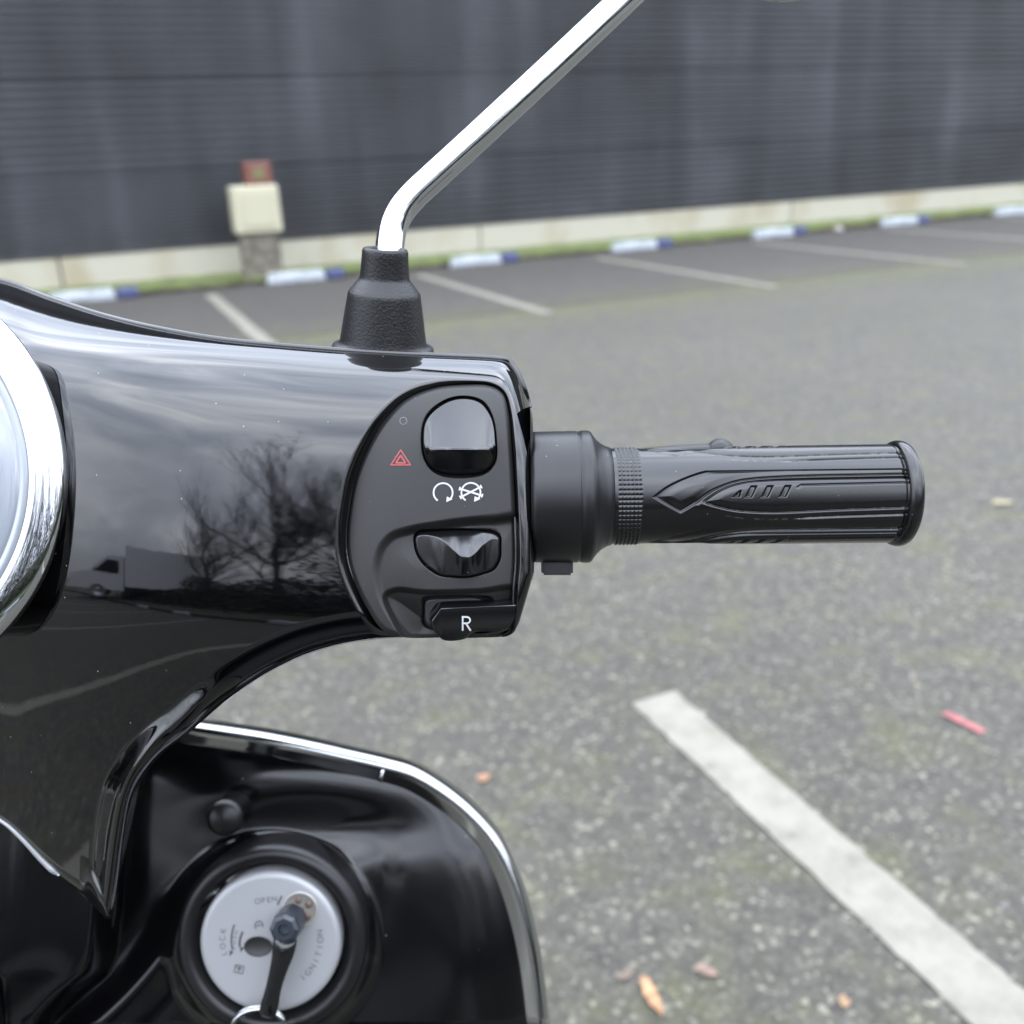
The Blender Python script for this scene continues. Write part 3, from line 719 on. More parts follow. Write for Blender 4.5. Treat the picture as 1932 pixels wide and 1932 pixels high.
# left hand housing, mirrored (outside the picture)
patch_l = U(*np.moveaxis(panel_out[:, None, :] * 0 + (np.array([850, 960]) + (panel_out - np.array([850, 960]))[:, None, :] * np.linspace(0, 1, 24)[None, :, None]), -1, 0), D0 - .02)
lp = (np.array([850, 960]) + (panel_out - np.array([850, 960]))[:, None, :] * np.linspace(0, 1, 24)[None, :, None])
lvv = mirror_v(U(lp[..., 0], lp[..., 1], D0 - panel_z(lp[..., 0], lp[..., 1])).reshape(-1, 3))
mk('switch_housing', lvv, gridf(len(panel_out), 24, closed_n=True, flip=True), M['panel'], sco, camf=True, weld=True)

# ---- upper stop switch (sloping pad, square fronted)
sw1 = crom([(801, 802), (815, 777), (847, 755), (880, 750), (909, 759), (927, 787), (934, 830), (933, 866), (920, 886), (897, 895), (840, 895), (815, 883), (801, 856)], 8)
def z_sw1(px, py, sd):
    ye = 847 - 9 * np.clip((np.abs(px - 867) - 48) / 18, 0, 1) ** 2
    up = np.clip((py - 748) / (ye - 748), 0, 1)
    z0 = np.interp(830, pyy, pz_)
    ztop = np.interp(752, pyy, pz_) - .0012 + (z0 + .0078 - np.interp(752, pyy, pz_)) * up ** 1.0
    ztop = ztop - .0006 * (2 * (px - 867) / 130) ** 2 - .0004 * np.sin(np.pi * up)
    dn = np.clip((py - ye) / (895 - ye), 0, 1.2)
    zf = z0 + .0078 - .0006 * (2 * (px - 867) / 130) ** 2 - .0085 * dn ** .9
    k = sst(-1.6, 1.6, py - ye)
    z = ztop * (1 - k) + zf * k
    return z - .0007 * (1 - np.clip(sd / 4.0, 0, 1)) ** 2
patch('stop_switch', sw1, z_sw1, M['gloss_plastic'], panel, cen=(867, 845), M_=150, skirt=.008)
# ---- lower rocker (thumb tab with a wavy crest)
sw2 = crom([(784, 1013), (791, 1004), (820, 1001), (860, 1000), (905, 1001), (931, 1005), (942, 1014), (943, 1034), (942, 1053), (930, 1073), (908, 1082), (882, 1087), (855, 1087), (831, 1084), (814, 1074), (799, 1061), (788, 1044), (784, 1028)], 8)
crest = pchip([780, 800, 820, 840, 858, 872, 884, 896, 912, 930, 945], [1015, 1010, 1013, 1023, 1040, 1050, 1051, 1044, 1027, 1016, 1016])
hgt2 = pchip([780, 800, 830, 858, 872, 884, 896, 915, 945], [.0012, .0018, .003, .0062, .0082, .0082, .0064, .003, .0014])
z_r = float(panel_z(np.array([770.]), np.array([1045.]))[0])
def z_sw2(px, py, sd):
    ye = crest(px); h = hgt2(px); up = np.clip((py - 998) / (ye - 998), 0, 1)
    zt = z_r - .0012 + h * up; dn = np.clip((py - ye) / (1090 - ye), 0, 1)
    zf = z_r - .0012 + h * (1 - .55 * dn ** 1.3)
    k = sst(-1.4, 1.4, py - ye)
    return zt * (1 - k) + zf * k - .0006 * (1 - np.clip(sd / 4.0, 0, 1)) ** 2
patch('selector_rocker', sw2, z_sw2, M['gloss_plastic'], panel, cen=(868, 1045), M_=150, skirt=.006)
# ---- reverse lever with the letter R
z_l = float(panel_base(np.array([860.]), np.array([1165.]))[0])
blk = crom([(800, 1131), (850, 1126), (905, 1126), (925, 1140), (925, 1165), (905, 1185), (830, 1190), (803, 1180), (799, 1155)], 6)
lev = crom([(817, 1146), (826, 1137), (850, 1134), (920, 1132), (968, 1130), (981, 1136), (984, 1148), (980, 1161), (966, 1181), (953, 1190), (892, 1194), (878, 1205), (838, 1208), (825, 1198), (812, 1176), (811, 1158)], 8)
def z_lev(px, py, sd):
    yy = 1148.5 - (px - 830) * .045 + np.clip((832 - px), 0, 30) * 1.3
    up = np.clip((py - (yy - 16)) / 16, 0, 1); dn = np.clip((py - yy) / 60, 0, 1)
    k = sst(-1.3, 1.3, py - yy)
    zt = z_l + .0025 + .0052 * up ** .8
    zf = z_l + .0077 - .0012 * dn - .0022 * dn ** 2
    z = zt * (1 - k) + zf * k
    return z - .0011 * (1 - np.clip(sd / 6.0, 0, 1)) ** 2
leverb = patch('reverse_lever', lev, z_lev, M['gloss_plastic'], panel, cen=(890, 1166), M_=110, skirt=.009)
patch('lever_block', blk, lambda px, py, sd: z_l + .0012 - .001 * (1 - np.clip(sd / 6, 0, 1)) ** 2, M['satin'], panel, M_=20, skirt=.006)
zlv = lambda px, py: z_lev(px, py, np.full(np.shape(px), 20.))
b = MB()
ribbon(b, [(873, y) for y in np.linspace(1162.5, 1190, 14)], 3.2, zlv)
bowl = [(872, 1164)] + [(880 + 7 * math.sin(w), 1170 - 6 * math.cos(w)) for w in np.linspace(0, math.pi, 16)] + [(872, 1176)]
ribbon(b, bowl, 3.2, zlv); ribbon(b, [(879 + 9 * t, 1176 + 14 * t) for t in np.linspace(0, 1, 8)], 3.3, zlv, lift=.0002)
b.build('letter_mark', M['white_print'], panel, camf=True)
# ---- printed symbols
b = MB()
def tri(cx, cy, h, w):
    r = [(cx, cy - h * .62), (cx + w / 2, cy + h * .38), (cx - w / 2, cy + h * .38)]; o = []
    for i in range(3):
        p, q = np.array(r[i]), np.array(r[(i + 1) % 3])
        o.append([p + (q - p) * t for t in np.linspace(-.02, 1.02, 12)])
    return o
for k_, ln in enumerate(tri(756, 866.5, 28, 37)): ribbon(b, ln, 2.4, pbase2, lift=.00018 + .00002 * k_)
for k_, ln in enumerate(tri(756, 868, 14, 18)): ribbon(b, ln, 3.0, pbase2, lift=.00018 + .00002 * k_)
b.build('hazard_symbol', M['red_print'], panel, camf=True)
b = MB(); ribbon(b, [(761 + 6.6 * math.cos(w), 794 + 6.6 * math.sin(w)) for w in np.linspace(0, 2 * math.pi, 30)], .8, pbase2); b.build('indicator_ring', M['grey_print'], panel, camf=True)
def arc_sym(cx, cy, cross):
    b = MB(); ribbon(b, [(cx + 18 * math.sin(w), cy - 18 * math.cos(w)) for w in np.linspace(math.radians(-146), math.radians(140), 50)], 3.1, pbase2)
    ex, ey_ = cx + 18 * math.sin(math.radians(140)), cy - 18 * math.cos(math.radians(140))
    tp = np.array([[ex + 6.5, ey_ - 1.5], [ex - 5.5, ey_ + 4], [ex - 4.5, ey_ - 6.5]])
    b.add(U(tp[:, 0], tp[:, 1], D0 - pbase2(tp[:, 0], tp[:, 1]) - .0002), [(0, 1, 2)])
    if cross:
        for k_, (p, q) in enumerate([((866, 921.5), (911, 935.5)), ((867.5, 939), (909, 917.5))]):
            p, q = np.array(p), np.array(q); ribbon(b, [p + (q - p) * t for t in np.linspace(0, 1, 14)], 3.4, pbase2, lift=.00023 + .00003 * k_)
            for e, s in ((p, 1), (q, -1)):
                d_ = (q - p) / np.linalg.norm(q - p); n__ = np.array([-d_[1], d_[0]])
                ribbon(b, [e + d_ * s * 1.3 + n__ * t for t in (-3.6, 0, 3.6)], 2.6, pbase2, lift=.0003)
    return b
arc_sym(836, 929.5, False).build('run_symbol', M['white_print'], panel, camf=True)
arc_sym(888.5, 929, True).build('stop_symbol', M['white_print'], panel, camf=True)

# ---- instrument: chrome ring and pale dial
ic = U(-296, 902, ICD); IK = .3345 / .304; iax = np.array([.0, .0, 1.0]); iax /= np.linalg.norm(iax)
ins = MB(); ins.lathe([(q * IK, h * 1.) for q, h in [(.0605, -.022), (.0712, -.003), (.0712, -.0005)]], ic, iax, 180)
insn = ins.build('instrument', M['paint'], sco, camf=True)
b = MB(); pr = [(.0715, -.002), (.0719, .0), (.0712, .0014), (.0700, .0022), (.067, .0034), (.064, .0042), (.0622, .0043), (.0612, .0036), (.0608, .0026)]
b.lathe([(q * IK, h * IK) for q, h in pr], ic, iax, 220); b.build('chrome_ring', M['chrome'], insn, camf=True)
b = MB(); b.lathe([(q * IK, h * IK) for q, h in [(.0611, .0028), (.0603, .0036), (.059, .0033), (.058, .0029)]], ic, iax, 200); b.build('dial_bezel', mat('pale_bezel', (.16, .175, .19), .2, coat=1), insn, camf=True)
b = MB(); b.lathe([(q * IK, h * IK) for q, h in [(.0582, .0029)] + [(.058 * math.cos(w), .0029 + .004 * math.sin(w)) for w in np.linspace(.05, 1.5, 20)] + [(.00001, .0069)]], ic, iax, 200); b.build('dial_cover', M['dial'], insn, camf=True)

# ---- throttle collar and grip
AXY = lambda px: 937.5 - (px - 1060) * .0105
def axpt(px): return U(px, AXY(px), D0)
a0, a1 = axpt(1000), axpt(1745); gax = (a1 - a0) / np.linalg.norm(a1 - a0)
LPX = np.linalg.norm(a1 - a0) / 745
gu = np.array([0, 1.0, 0]) - gax * gax[1]; gu /= np.linalg.norm(gu); gw = np.cross(gax, gu)   # up, towards viewer
if gw[2] < 0: gw = -gw
def rev(b, prof, seg=160, mi=0, sgn=1):
    """prof: (px along the bar, radius px)"""
    vs = []
    for x, r in prof:
        for k in range(seg):
            w = 2 * math.pi * k / seg
            vs.append(a0 + gax * (x - 1000) * LPX + r * S0 * (gu * math.cos(w) + gw * math.sin(w)))
    b.add(vs, gridf(len(prof), seg, closed_m=True, flip=True), mi)
RK = .965   # perspective swelling of a cylinder this close
def both(b, name, mt, parent=sco, right_parent=None):
    o = b.build(name, mt, parent, camf=True)
    b2 = MB(); b2.add(mirror_v(np.concatenate(b.v)), [q[::-1] for q in b.f]); b2.i = list(b.i)
    b2.build(name, mt, parent, camf=True); return o
b = MB(); rev(b, [(1000, 60), (1000, 118 * RK), (1006, 126.5 * RK), (1010, 127.5 * RK), (1087, 128.5 * RK), (1089, 127.5 * RK), (1090.5, 125.5 * RK), (1092, 127.5 * RK), (1098, 129 * RK), (1109, 129 * RK), (1114, 126.5 * RK), (1118, 120 * RK), (1124, 112 * RK), (1132, 104.5 * RK), (1142, 98.5 * RK), (1151, 95.5 * RK), (1153, 70)])
col = both(b, 'throttle_housing', M['satin'])
b = MB(); p = W(U(1052, 1076, D0 - .004))
q = U(np.array([1022, 1080, 1080, 1022]), np.array([1040, 1040, 1084, 1084]), .352)
for dz in (0, -.012): pass
vv = np.vstack([q + [0, 0, .004], q + [0, 0, -.008]]); b.add(vv, [(0, 1, 2, 3), (7, 6, 5, 4), (0, 4, 5, 1), (1, 5, 6, 2), (2, 6, 7, 3), (3, 7, 4, 0)])
tb_ = mk('cable_stop', vv, [(3, 2, 1, 0), (4, 5, 6, 7), (1, 5, 4, 0), (2, 6, 5, 1), (3, 7, 6, 2), (0, 4, 7, 3)], M['satin'], col, camf=True, smooth=False)
bm = bmesh.new(); bm.from_mesh(tb_.data); bmesh.ops.bevel(bm, geom=bm.edges[:], offset=.0008, segments=2, affect='EDGES'); bm.to_mesh(tb_.data); bm.free()

# knurled band + grip barrel as one relief surface
RG = 94.0 * RK; yc0 = 932.5
def arcy(y, x=1400): return RG * math.asin(max(-.999, min(.999, (y - yc0) / 94.0)))
def AL(pts): return np.array([(x, arcy(y)) for x, y in pts])
# motif lines, centred later on its own middle (arc 0 at y=933)
L1 = crom(AL([(1219, 936), (1245, 916), (1282, 898), (1312, 888), (1345, 882), (1400, 878.5), (1500, 877), (1600, 875.5), (1700, 874)]), 6, False)
L1b = AL([(1219, 936), (1240, 950), (1269, 967), (1285, 957), (1299, 948)])
L2 = crom(AL([(1299, 948), (1322, 929), (1345, 917), (1370, 908), (1400, 903), (1440, 900), (1500, 898), (1600, 897), (1700, 896)]), 6, False)
L3 = crom(AL([(1310, 946), (1330, 931), (1352, 919), (1385, 910), (1420, 907), (1500, 905.5), (1700, 904)]), 6, False)
L4 = crom(AL([(1310, 946), (1330, 953), (1366, 962), (1400, 965.5), (1441, 967), (1550, 963), (1700, 959)]), 6, False)
band = np.vstack([L1, L2[::-1], L1b[::-1]])
pod = np.vstack([L3, L4[::-1]])
L5 = AL([(1478, 921), (1484, 917), (1700, 914)])
slots = [AL([(1374, 925), (1377, 925), (1374, 938), (1360, 938)])] + [AL([(x + 8, 917), (x + 20, 917), (x + 9, 939), (x - 3, 939)]) for x in (1386, 1415, 1447)]
per_ = 2 * math.pi * RG / 5
nx_, na_ = 330, 900
gx = np.linspace(1205, 1682, nx_); ga = np.linspace(0, 2 * math.pi * RG, na_, endpoint=False)
X_, A_ = np.meshgrid(gx, ga, indexing='ij')
Am = (A_ + per_ * .40) % per_ - per_ * .40           # arc within the repeat
def relief(x, a):
    h = np.zeros_like(x)
    sb = sdist(x, a, band); h -= 2.4 * sst(-1.0, 2.0, sb) * (1 - .45 * sst(4, 20, sb))
    for L, w, d in ((L2, 2.6, 2.2), (L3, 1.6, 1.2)): h -= d * np.exp(-(segdist(x, a, L) / w) ** 2)
    sp = sdist(x, a, pod); h += 1.5 * sst(-1, 14, sp) - 1.6 * np.exp(-((sp + .5) / 2.2) ** 2)
    h -= 1.3 * np.exp(-(segdist(x, a, L5) / 2.0) ** 2)
    for s in slots: h -= 3.2 * sst(-.6, 1.6, sdist(x, a, s))
    h -= 1.8 * np.exp(-(segdist(x, a, L4 + np.array([0, 14])) / 2.4) ** 2) * sst(1440, 1520, x)
    return h
one = np.linspace(-.40 * per_, .60 * per_, 181)
XX, AA = np.meshgrid(gx, one, indexing='ij'); H1 = relief(XX, AA)
Hh = np.empty_like(X_)
for i in range(nx_): Hh[i] = np.interp(Am[i], one, H1[i])
Rr = 92.5 + (X_ - 1205) / 490 * 1.0; Rr = Rr * RK + Hh * 1.95 + .25
end = sst(1670, 1676, X_); Rr = Rr - 2.2 * end * (1 - sst(1678, 1682, X_))
w = A_ / RG
def gv(x, r, ang): return a0 + gax * ((x - 1000) * LPX)[..., None] + (r * S0)[..., None] * (-gu * np.sin(ang)[..., None] + gw * np.cos(ang)[..., None])
GV = gv(X_, Rr, w).reshape(-1, 3)
gf = gridf(nx_, na_, closed_m=True, flip=True)
M['grip_rubber'] = M['rubber'].copy(); M['grip_rubber'].name = 'scuffed_grip_rubber'
t_, b_, n_, l_ = nodes(M['grip_rubber'])
at_ = n_('Attribute'); at_.attribute_name = 'dust'; z1 = n_('TexNoise'); z1.inputs['Scale'].default_value = 420; z1.inputs['Detail'].default_value = 4; l_(objco(M['grip_rubber']), z1.inputs['Vector'])
mr_ = n_('MapRange'); mr_.inputs[1].default_value = .47; mr_.inputs[2].default_value = .66; l_(z1.outputs['Fac'], mr_.inputs[0])
mu_ = n_('Math'); mu_.operation = 'MULTIPLY'; l_(mr_.outputs[0], mu_.inputs[0]); l_(at_.outputs['Fac'], mu_.inputs[1])
mc_ = n_('Mix'); mc_.data_type = 'RGBA'; mc_.inputs[7].default_value = (.05, .047, .042, 1); src_ = b_.inputs['Base Color'].links[0].from_socket; l_(src_, mc_.inputs[6]); l_(mu_.outputs[0], mc_.inputs[0]); l_(mc_.outputs[2], b_.inputs['Base Color'])
grip = mk('throttle_grip', GV, gf, M['grip_rubber'], sco, camf=True)
D1_ = np.exp(-((segdist(XX, AA, L4) - .5) / 1.5) ** 2) + .9 * np.exp(-(segdist(XX, AA, L4 + np.array([0, 14])) / 1.6) ** 2) * sst(1330, 1400, XX) + .35 * np.exp(-(segdist(XX, AA, L2) / 1.3) ** 2)
DU = np.empty_like(X_)
for i in range(nx_): DU[i] = np.interp(Am[i], one, D1_[i])
DU = np.clip(DU + .8 * np.exp(-((X_ - 1674) / 2.5) ** 2), 0, 1)
ca_ = grip.data.attributes.new('dust', 'FLOAT', 'POINT'); ca_.data.foreach_set('value', DU.reshape(-1).astype(np.float32))
b = MB()
lo = gv(X_[::6, ::10], Rr[::6, ::10], w[::6, ::10]); 
mk('handlebar_grip', mirror_v(lo.reshape(-1, 3)), gridf(lo.shape[0], lo.shape[1], closed_m=True), M['rubber'], sco, camf=True)
# knurl
kx = np.linspace(1150, 1205, 67); ka = np.linspace(0, 2 * math.pi, 640, endpoint=False); KX, KA = np.meshgrid(kx, ka, indexing='ij')
inb = sst(1156, 1158, KX) * (1 - sst(1200, 1202, KX))
kr = 93.5 * RK + inb * (2.6 * np.abs(np.sin((KX - 1157) * math.pi / 7.2)) ** .6 * np.abs(np.sin(KA * 32)) ** .6 - .8)
mk('knurled_band', gv(KX, kr, KA).reshape(-1, 3), gridf(67, 640, closed_m=True, flip=True), M['rubber'], grip, camf=True)
b = MB(); rev(b, [(1680, 60), (1678, 92 * RK), (1680, 99 * RK), (1684, 102 * RK), (1689, 103.5 * RK), (1696, 103 * RK), (1702, 100 * RK), (1706, 94 * RK), (1708, 80 * RK), (1709, 40), (1709, .1)])
b.build('end_flange', M['rubber'], grip, camf=True)
b2 = MB(); b2.add(mirror_v(np.concatenate(b.v)), [q[::-1] for q in b.f]); b2.build('end_flange', M['rubber'], sco, camf=True)

# ---- brake levers behind the grips
bl = np.array([U(1005, 900, .375), U(1050, 895, .40), U(1130, 880, .415), U(1230, 865, .425), U(1320, 858, .428), U(1358, 856, .428)])
b = MB(); blc = crom(bl, 6, False)
b.tube(blc, np.interp(np.linspace(0, 1, len(blc)), [0, .5, 1], [.007, .0052, .0045]), 16)
bc = U(1358, 856, .428); b.lathe([(.0068 * math.sin(q), -.0068 * math.cos(q)) for q in np.linspace(0.01, 3.13, 14)], bc, (1, 0, 0), 20)
both(b, 'brake_lever', M['satin'])

# ---- mirrors
up_c = np.array([.07, .93, .36])
BD = .372; KB = BD / F
bo = U(723, 655, BD)
prof = [(98, -7), (98.5, -2), (97, 2), (91, 5), (85, 8), (83.5, 12), (82, 20), (76, 60), (70, 98), (69, 104.5), (67.6, 107.5), (64.5, 111), (51, 128.5), (48.5, 131), (47.2, 134), (46.4, 140), (43.5, 175), (43, 184), (41, 188.5), (37, 190), (33, 188), (31, 182), (30, 160)]
b = MB(); b.lathe([(r * KB * .97, h * KB * .955) for r, h in prof], bo, up_c, 96)
mp_pts = [(733, 560, .365), (734, 490, .366), (736, 460, .3665), (742, 428, .367), (756, 398, .3675), (780, 369, .368), (811, 340, .3685), (845, 309, .369), (880, 277, .3695), (1030, 138, .372), (1180, -3, .375), (1330, -145, .378), (1390, -200, .38)]
mpa = np.array(mp_pts); st = crom(U(mpa[:, 0], mpa[:, 1], mpa[:, 2]), 10, False)
s_ = MB(); s_.tube(st, 26.6 * BD / F, 56)
stem = s_.build('mirror_stem', M['chrome'], sco, camf=True)
b.build('rubber_boot', M['boot'], stem, camf=True)
hc = U(1500, -262, .388); hax = np.array([-.25, -.12, 1.0]); hax /= np.linalg.norm(hax)
h_ = MB(); h_.lathe([(.046 * math.cos(q), -.016 * math.sin(q)) for q in np.linspace(0, 1.56, 12)][::-1] + [(.046, 0), (.0465, .002), (.045, .0035), (.043, .0035)], hc, hax, 72, sx=1.18)
h_.build('mirror_shell', M['chrome'], stem, camf=True)
g_ = MB(); g_.lathe([(.0435, .003), (.00001, .0036)], hc, hax, 72, sx=1.18); g_.build('mirror_glass', M['mirror_glass'], stem, camf=True)
ms = MB(); ms.add(mirror_v(np.concatenate(s_.v)), [q[::-1] for q in s_.f]); lst = ms.build('mirror_stem', M['chrome'], sco, camf=True)
for bb, nm, mt in ((b, 'rubber_boot', M['boot']), (h_, 'mirror_shell', M['chrome']), (g_, 'mirror_glass', M['mirror_glass'])):
    m_ = MB(); m_.add(mirror_v(np.concatenate(bb.v)), [q[::-1] for q in bb.f]); m_.build(nm, mt, lst, camf=True)

# ---- leg shield
D1 = .48; S1 = D1 / F
trim = crom([(-300, 1330), (0, 1340), (250, 1374), (345, 1390), (430, 1402), (500, 1413), (580, 1429), (650, 1445), (715, 1460), (770, 1476), (825, 1508), (875, 1548), (918, 1597), (948, 1655), (974, 1730), (994, 1820), (1008, 1932), (1018, 2060), (1020, 2250), (1000, 2500)], 10, False)
bx = pchip([1500, 1640, 1735, 1790, 1830, 1880, 1932, 2050, 2500], [238, 232, 226, 220, 205, 150, 105, 60, 40])   # right flank of the steering tunnel
lk = np.array([512.0, 1774.0])
tail = crom([(400, 1690), (360, 1720), (320, 1790), (255, 1870), (180, 1940), (80, 2010)], 8, False)
def shield_z(px, py):
    z = np.zeros(np.shape(px))
    z = z - .00024 * np.clip(py - 1932, 0, 700)                           # lower part runs away to the floor
    dt = segdist(px, py, trim); z = z - .010 * np.exp(-dt / 60.0) + 0
    z = z - .007 * np.exp(-(((px - 620) / 190.0) ** 2 + ((py - 1560) / 60.0) ** 2)) # hollow above the lock
    r = np.hypot(px - lk[0], (py - lk[1]))
    z = z + .009 * (1 - sst(160, 215, r)) + .002 * np.exp(-((r - 182) / 12.0) ** 2)
    below = (py > 1690)
    dtl = segdist(px, py, tail); side = np.clip((px - np.interp(py, tail[:, 1], tail[:, 0])) / 25.0, 0, 1)
    z = z + .009 * np.exp(-(dtl / 34.0) ** 2)
    dxb = bx(py) - px
    z = z + .038 * sst(-6, 60, dxb) + .006 * sst(60, 220, dxb)
    z = z + .0015 * np.exp(-(((px - 880) / 60.0) ** 2 + ((py - 1800) / 130.0) ** 2)) - .0012 * np.exp(-(((px - 720) / 30.0) ** 2 + ((py - 1690) / 90.0) ** 2))
    return z
sxs = np.unique(np.concatenate([np.linspace(-296, 60, 30), np.linspace(60, 420, 150), np.linspace(420, 1012, 150)])); 
sys_ = np.concatenate([np.linspace(0, 1, 300)])
def topy(x): 
    k = np.argsort(trim[:, 0][:len(trim) - 15]); return np.interp(x, trim[:, 0][:len(trim) - 15][k], trim[:, 1][:len(trim) - 15][k])
SX = np.repeat(sxs[:, None], 300, 1); ty = topy(SX); 
SY = ty + (2500 - ty) * (sys_ ** 1.25)[None, :]
SV = U(SX, SY, D1 - shield_z(SX, SY)).reshape(-1, 3); SV[:, 0] = np.maximum(SV[:, 0], MIRX)
sv = np.vstack([SV, mirror_v(SV)]); sf = gridf(len(sxs), 300, flip=True) + [tuple(q + len(SV) for q in w_) for w_ in gridf(len(sxs), 300, flip=False)]
shield = mk('leg_shield', sv, sf, M['shield_paint'], sco, camf=True, weld=True)
bkv = SV.copy(); bkv[:, 2] = np.minimum(bkv[:, 2], -.49) - .02
fr = sv.copy(); fr[:, 2] -= .03
mk('front_apron', fr.reshape(-1, 3), sf, M['paint'], sco, camf=True)
# chrome edging swept round the shield
tr3 = U(trim[:, 0], trim[:, 1], D1 - shield_z(trim[:, 0], trim[:, 1]) - .004); tk = tr3[:, 0] > MIRX; tr3 = tr3[tk]; trk = trim[tk]
b = MB()
tg = np.gradient(tr3, axis=0); tg[:, 2] = 0; tg /= np.linalg.norm(tg, axis=1)[:, None]; no = np.stack([-tg[:, 1], tg[:, 0], 0 * tg[:, 0]], -1)
pf = np.array([(7.0, -12), (7.2, -5), (6.6, -1.2), (5.6, .6), (4.2, 1.4), (2.8, 1.3), (1.2, .3), (-4.5, -2.6), (-5.8, -3.6), (-6.6, -5), (-6.8, -12)]) / 1000
sw_ = np.array([tr3 + no * a_ + np.array([0, 0, 1.0]) * b_ for a_, b_ in pf * [1.12, 1.0]]); sw_ = np.moveaxis(sw_, 0, 1)
b.add(sw_.reshape(-1, 3), gridf(len(tr3), len(pf)))
tc_ = both(b, 'chrome_edging', M['chrome_worn'])
j = U(722, 1458, D1 - .004); jj = MB(); jj.lathe([(.003, -.0008), (.0034, -.0007), (.0034, .0007), (.003, .0008)], tr3[np.argmin(np.abs(trk[:, 0] - 722))], tr3[np.argmin(np.abs(trk[:, 0] - 722)) + 1] - tr3[np.argmin(np.abs(trk[:, 0] - 722)) - 1], 30)
jj.build('edging_joint', M['chrome_worn'], tc_, camf=True)
# bag hook
b = MB(); hk = U(436, 1530, D1 - .004); b.lathe([(.0002, .016), (.006, .0155), (.0085, .0135), (.009, .011), (.0075, .008), (.006, 0), (.010, -.012)], hk, (.05, .05, 1), 40); b.build('bag_hook', M['satin'], shield, camf=True)

# ---- ignition lock
lc = U(lk[0], lk[1], .462); lax = np.array([0.0, .0, 1.0])
b = MB(); rl = .0338
b.lathe([(.046, -.02), (.0465, -.004), (.0455, .0005), (.043, .0022), (.0405, .0022), (.0385, .0008), (.0375, -.003), (.036, -.004)], lc, lax, 120)
lock = b.build('ignition_lock', M['satin'], sco, camf=True)
b = MB(); b.lathe([(.0344, -.008), (.0344, .0005), (.0338, .0016), (.0325, .0023), (.031, .0025), (.00001, .0025)], lc, lax, 140); b.build('lock_face', M['silver'], lock, camf=True)
KL = .4595 / F
def L(px, py, up=.0027): return U(px, py, .462 - up)
# shutter window, clover, keyhole
b = MB(); b.lathe([(.0088, .0), (.0088, .0006), (.0078, .0008), (.0077, .0002), (.0001, .0002)], L(566, 1716), lax, 40); b.build('shutter_window', mat('shutter_plate', (.3, .29, .27), .35, metal=.4), lock, camf=True)
b = MB()
for dx, dy, r in ((-6, -17, 6.5), (13, -9, 7), (9, 13, 9), (-5, -1, 5)):
    b.lathe([(r * KL, .0), (r * KL * .9, .0003), (.00001, .0003)], L(566 + dx + 3, 1716 + dy, .0031), lax, 20)
b.build('shutter_keyhole', M['brown'], lock, camf=True)
b = MB(); b.lathe([(27 * KL, 0), (26 * KL, .0004), (24 * KL, -.0001), (.00001, -.0001)], L(487, 1786), lax, 40, sx=.72); b.build('keyhole', M['matt_dark'], lock, camf=True)
def flat_arc(b, cx, cy, r, a0_, a1_, w_, up=.00265):
    an = np.radians(np.linspace(a0_, a1_, 24)); p = np.stack([cx + r * np.cos(an), cy - r * np.sin(an)], -1)
    q = np.stack([cx + (r + w_) * np.cos(an), cy - (r + w_) * np.sin(an)], -1); v = U(np.stack([p, q], 1)[..., 0], np.stack([p, q], 1)[..., 1], .462 - up)
    b.add(v.reshape(-1, 3), gridf(24, 2))
b = MB(); flat_arc(b, 512, 1774, 74, 157, 194, 3); flat_arc(b, 500, 1782, 46, 150, 186, 4)
for (x, y, a_) in ((436, 1797, 250), (456, 1790, 252)):
    w_ = math.radians(a_); p = [(x + 8 * math.cos(w_), y - 8 * math.sin(w_)), (x + 5 * math.cos(w_ + 2.2), y - 5 * math.sin(w_ + 2.2)), (x + 5 * math.cos(w_ - 2.2), y - 5 * math.sin(w_ - 2.2))]
    p = np.array(p); b.add(U(p[:, 0], p[:, 1], .462 - .0027), [(0, 1, 2)])
flat_arc(b, 512, 1774, 82, 97, 112, 0.1)
an = np.linspace(0, 1, 6); p = np.stack([530 - 8 * an, 1690 + 17 * an], -1); q = p + np.array([3, 1]); v = U(np.stack([p, q], 1)[..., 0], np.stack([p, q], 1)[..., 1], .462 - .0027); b.add(v.reshape(-1, 3), gridf(6, 2))
b.build('arc_arrow', M['dark_print'], lock, camf=True)
def text(s, px, py, size_px, ang_deg, mt, parent, name='lettering', dep=.4593, sp=1.0, bold=0.0):
    cu = bpy.data.curves.new('t', 'FONT'); cu.body = s; cu.size = 1; cu.align_x = 'CENTER'; cu.align_y = 'CENTER'; cu.space_character = sp; cu.offset = bold
    ob = bpy.data.objects.new('t', cu); scene.collection.objects.link(ob); dg = bpy.context.evaluated_depsgraph_get()
    me = bpy.data.meshes.new_from_object(ob.evaluated_get(dg)); v = np.array([tuple(q.co) for q in me.vertices]); f = [tuple(p.vertices) for p in me.polygons]
    bpy.data.objects.remove(ob); bpy.data.curves.remove(cu)
    a_ = math.radians(ang_deg); k = size_px * dep / F
    x = v[:, 0] * math.cos(a_) - v[:, 1] * math.sin(a_); y = v[:, 0] * math.sin(a_) + v[:, 1] * math.cos(a_)
    return mk(name, np.stack([x, y, 0 * x], -1) * k + U(px, py, dep), f, mt, parent, camf=True, smooth=False)
M['etched'] = mat('etched_grey', (.06, .06, .065), .5)
cx_, cy_, rI = 512, 1774, 93
for i, ch in enumerate('IGNITION'):
    a_ = math.radians(-50 + i * 8.4); text(ch, cx_ + rI * math.cos(a_), cy_ - rI * math.sin(a_), 16, math.degrees(a_) + 90, M['etched'], lock, 'engraved_letter')
for i, ch in enumerate('OPEN'):
    text(ch, 486 + i * 10.5, 1701 - i * 1.5, 15, 8, M['etched'], lock, 'engraved_letter')
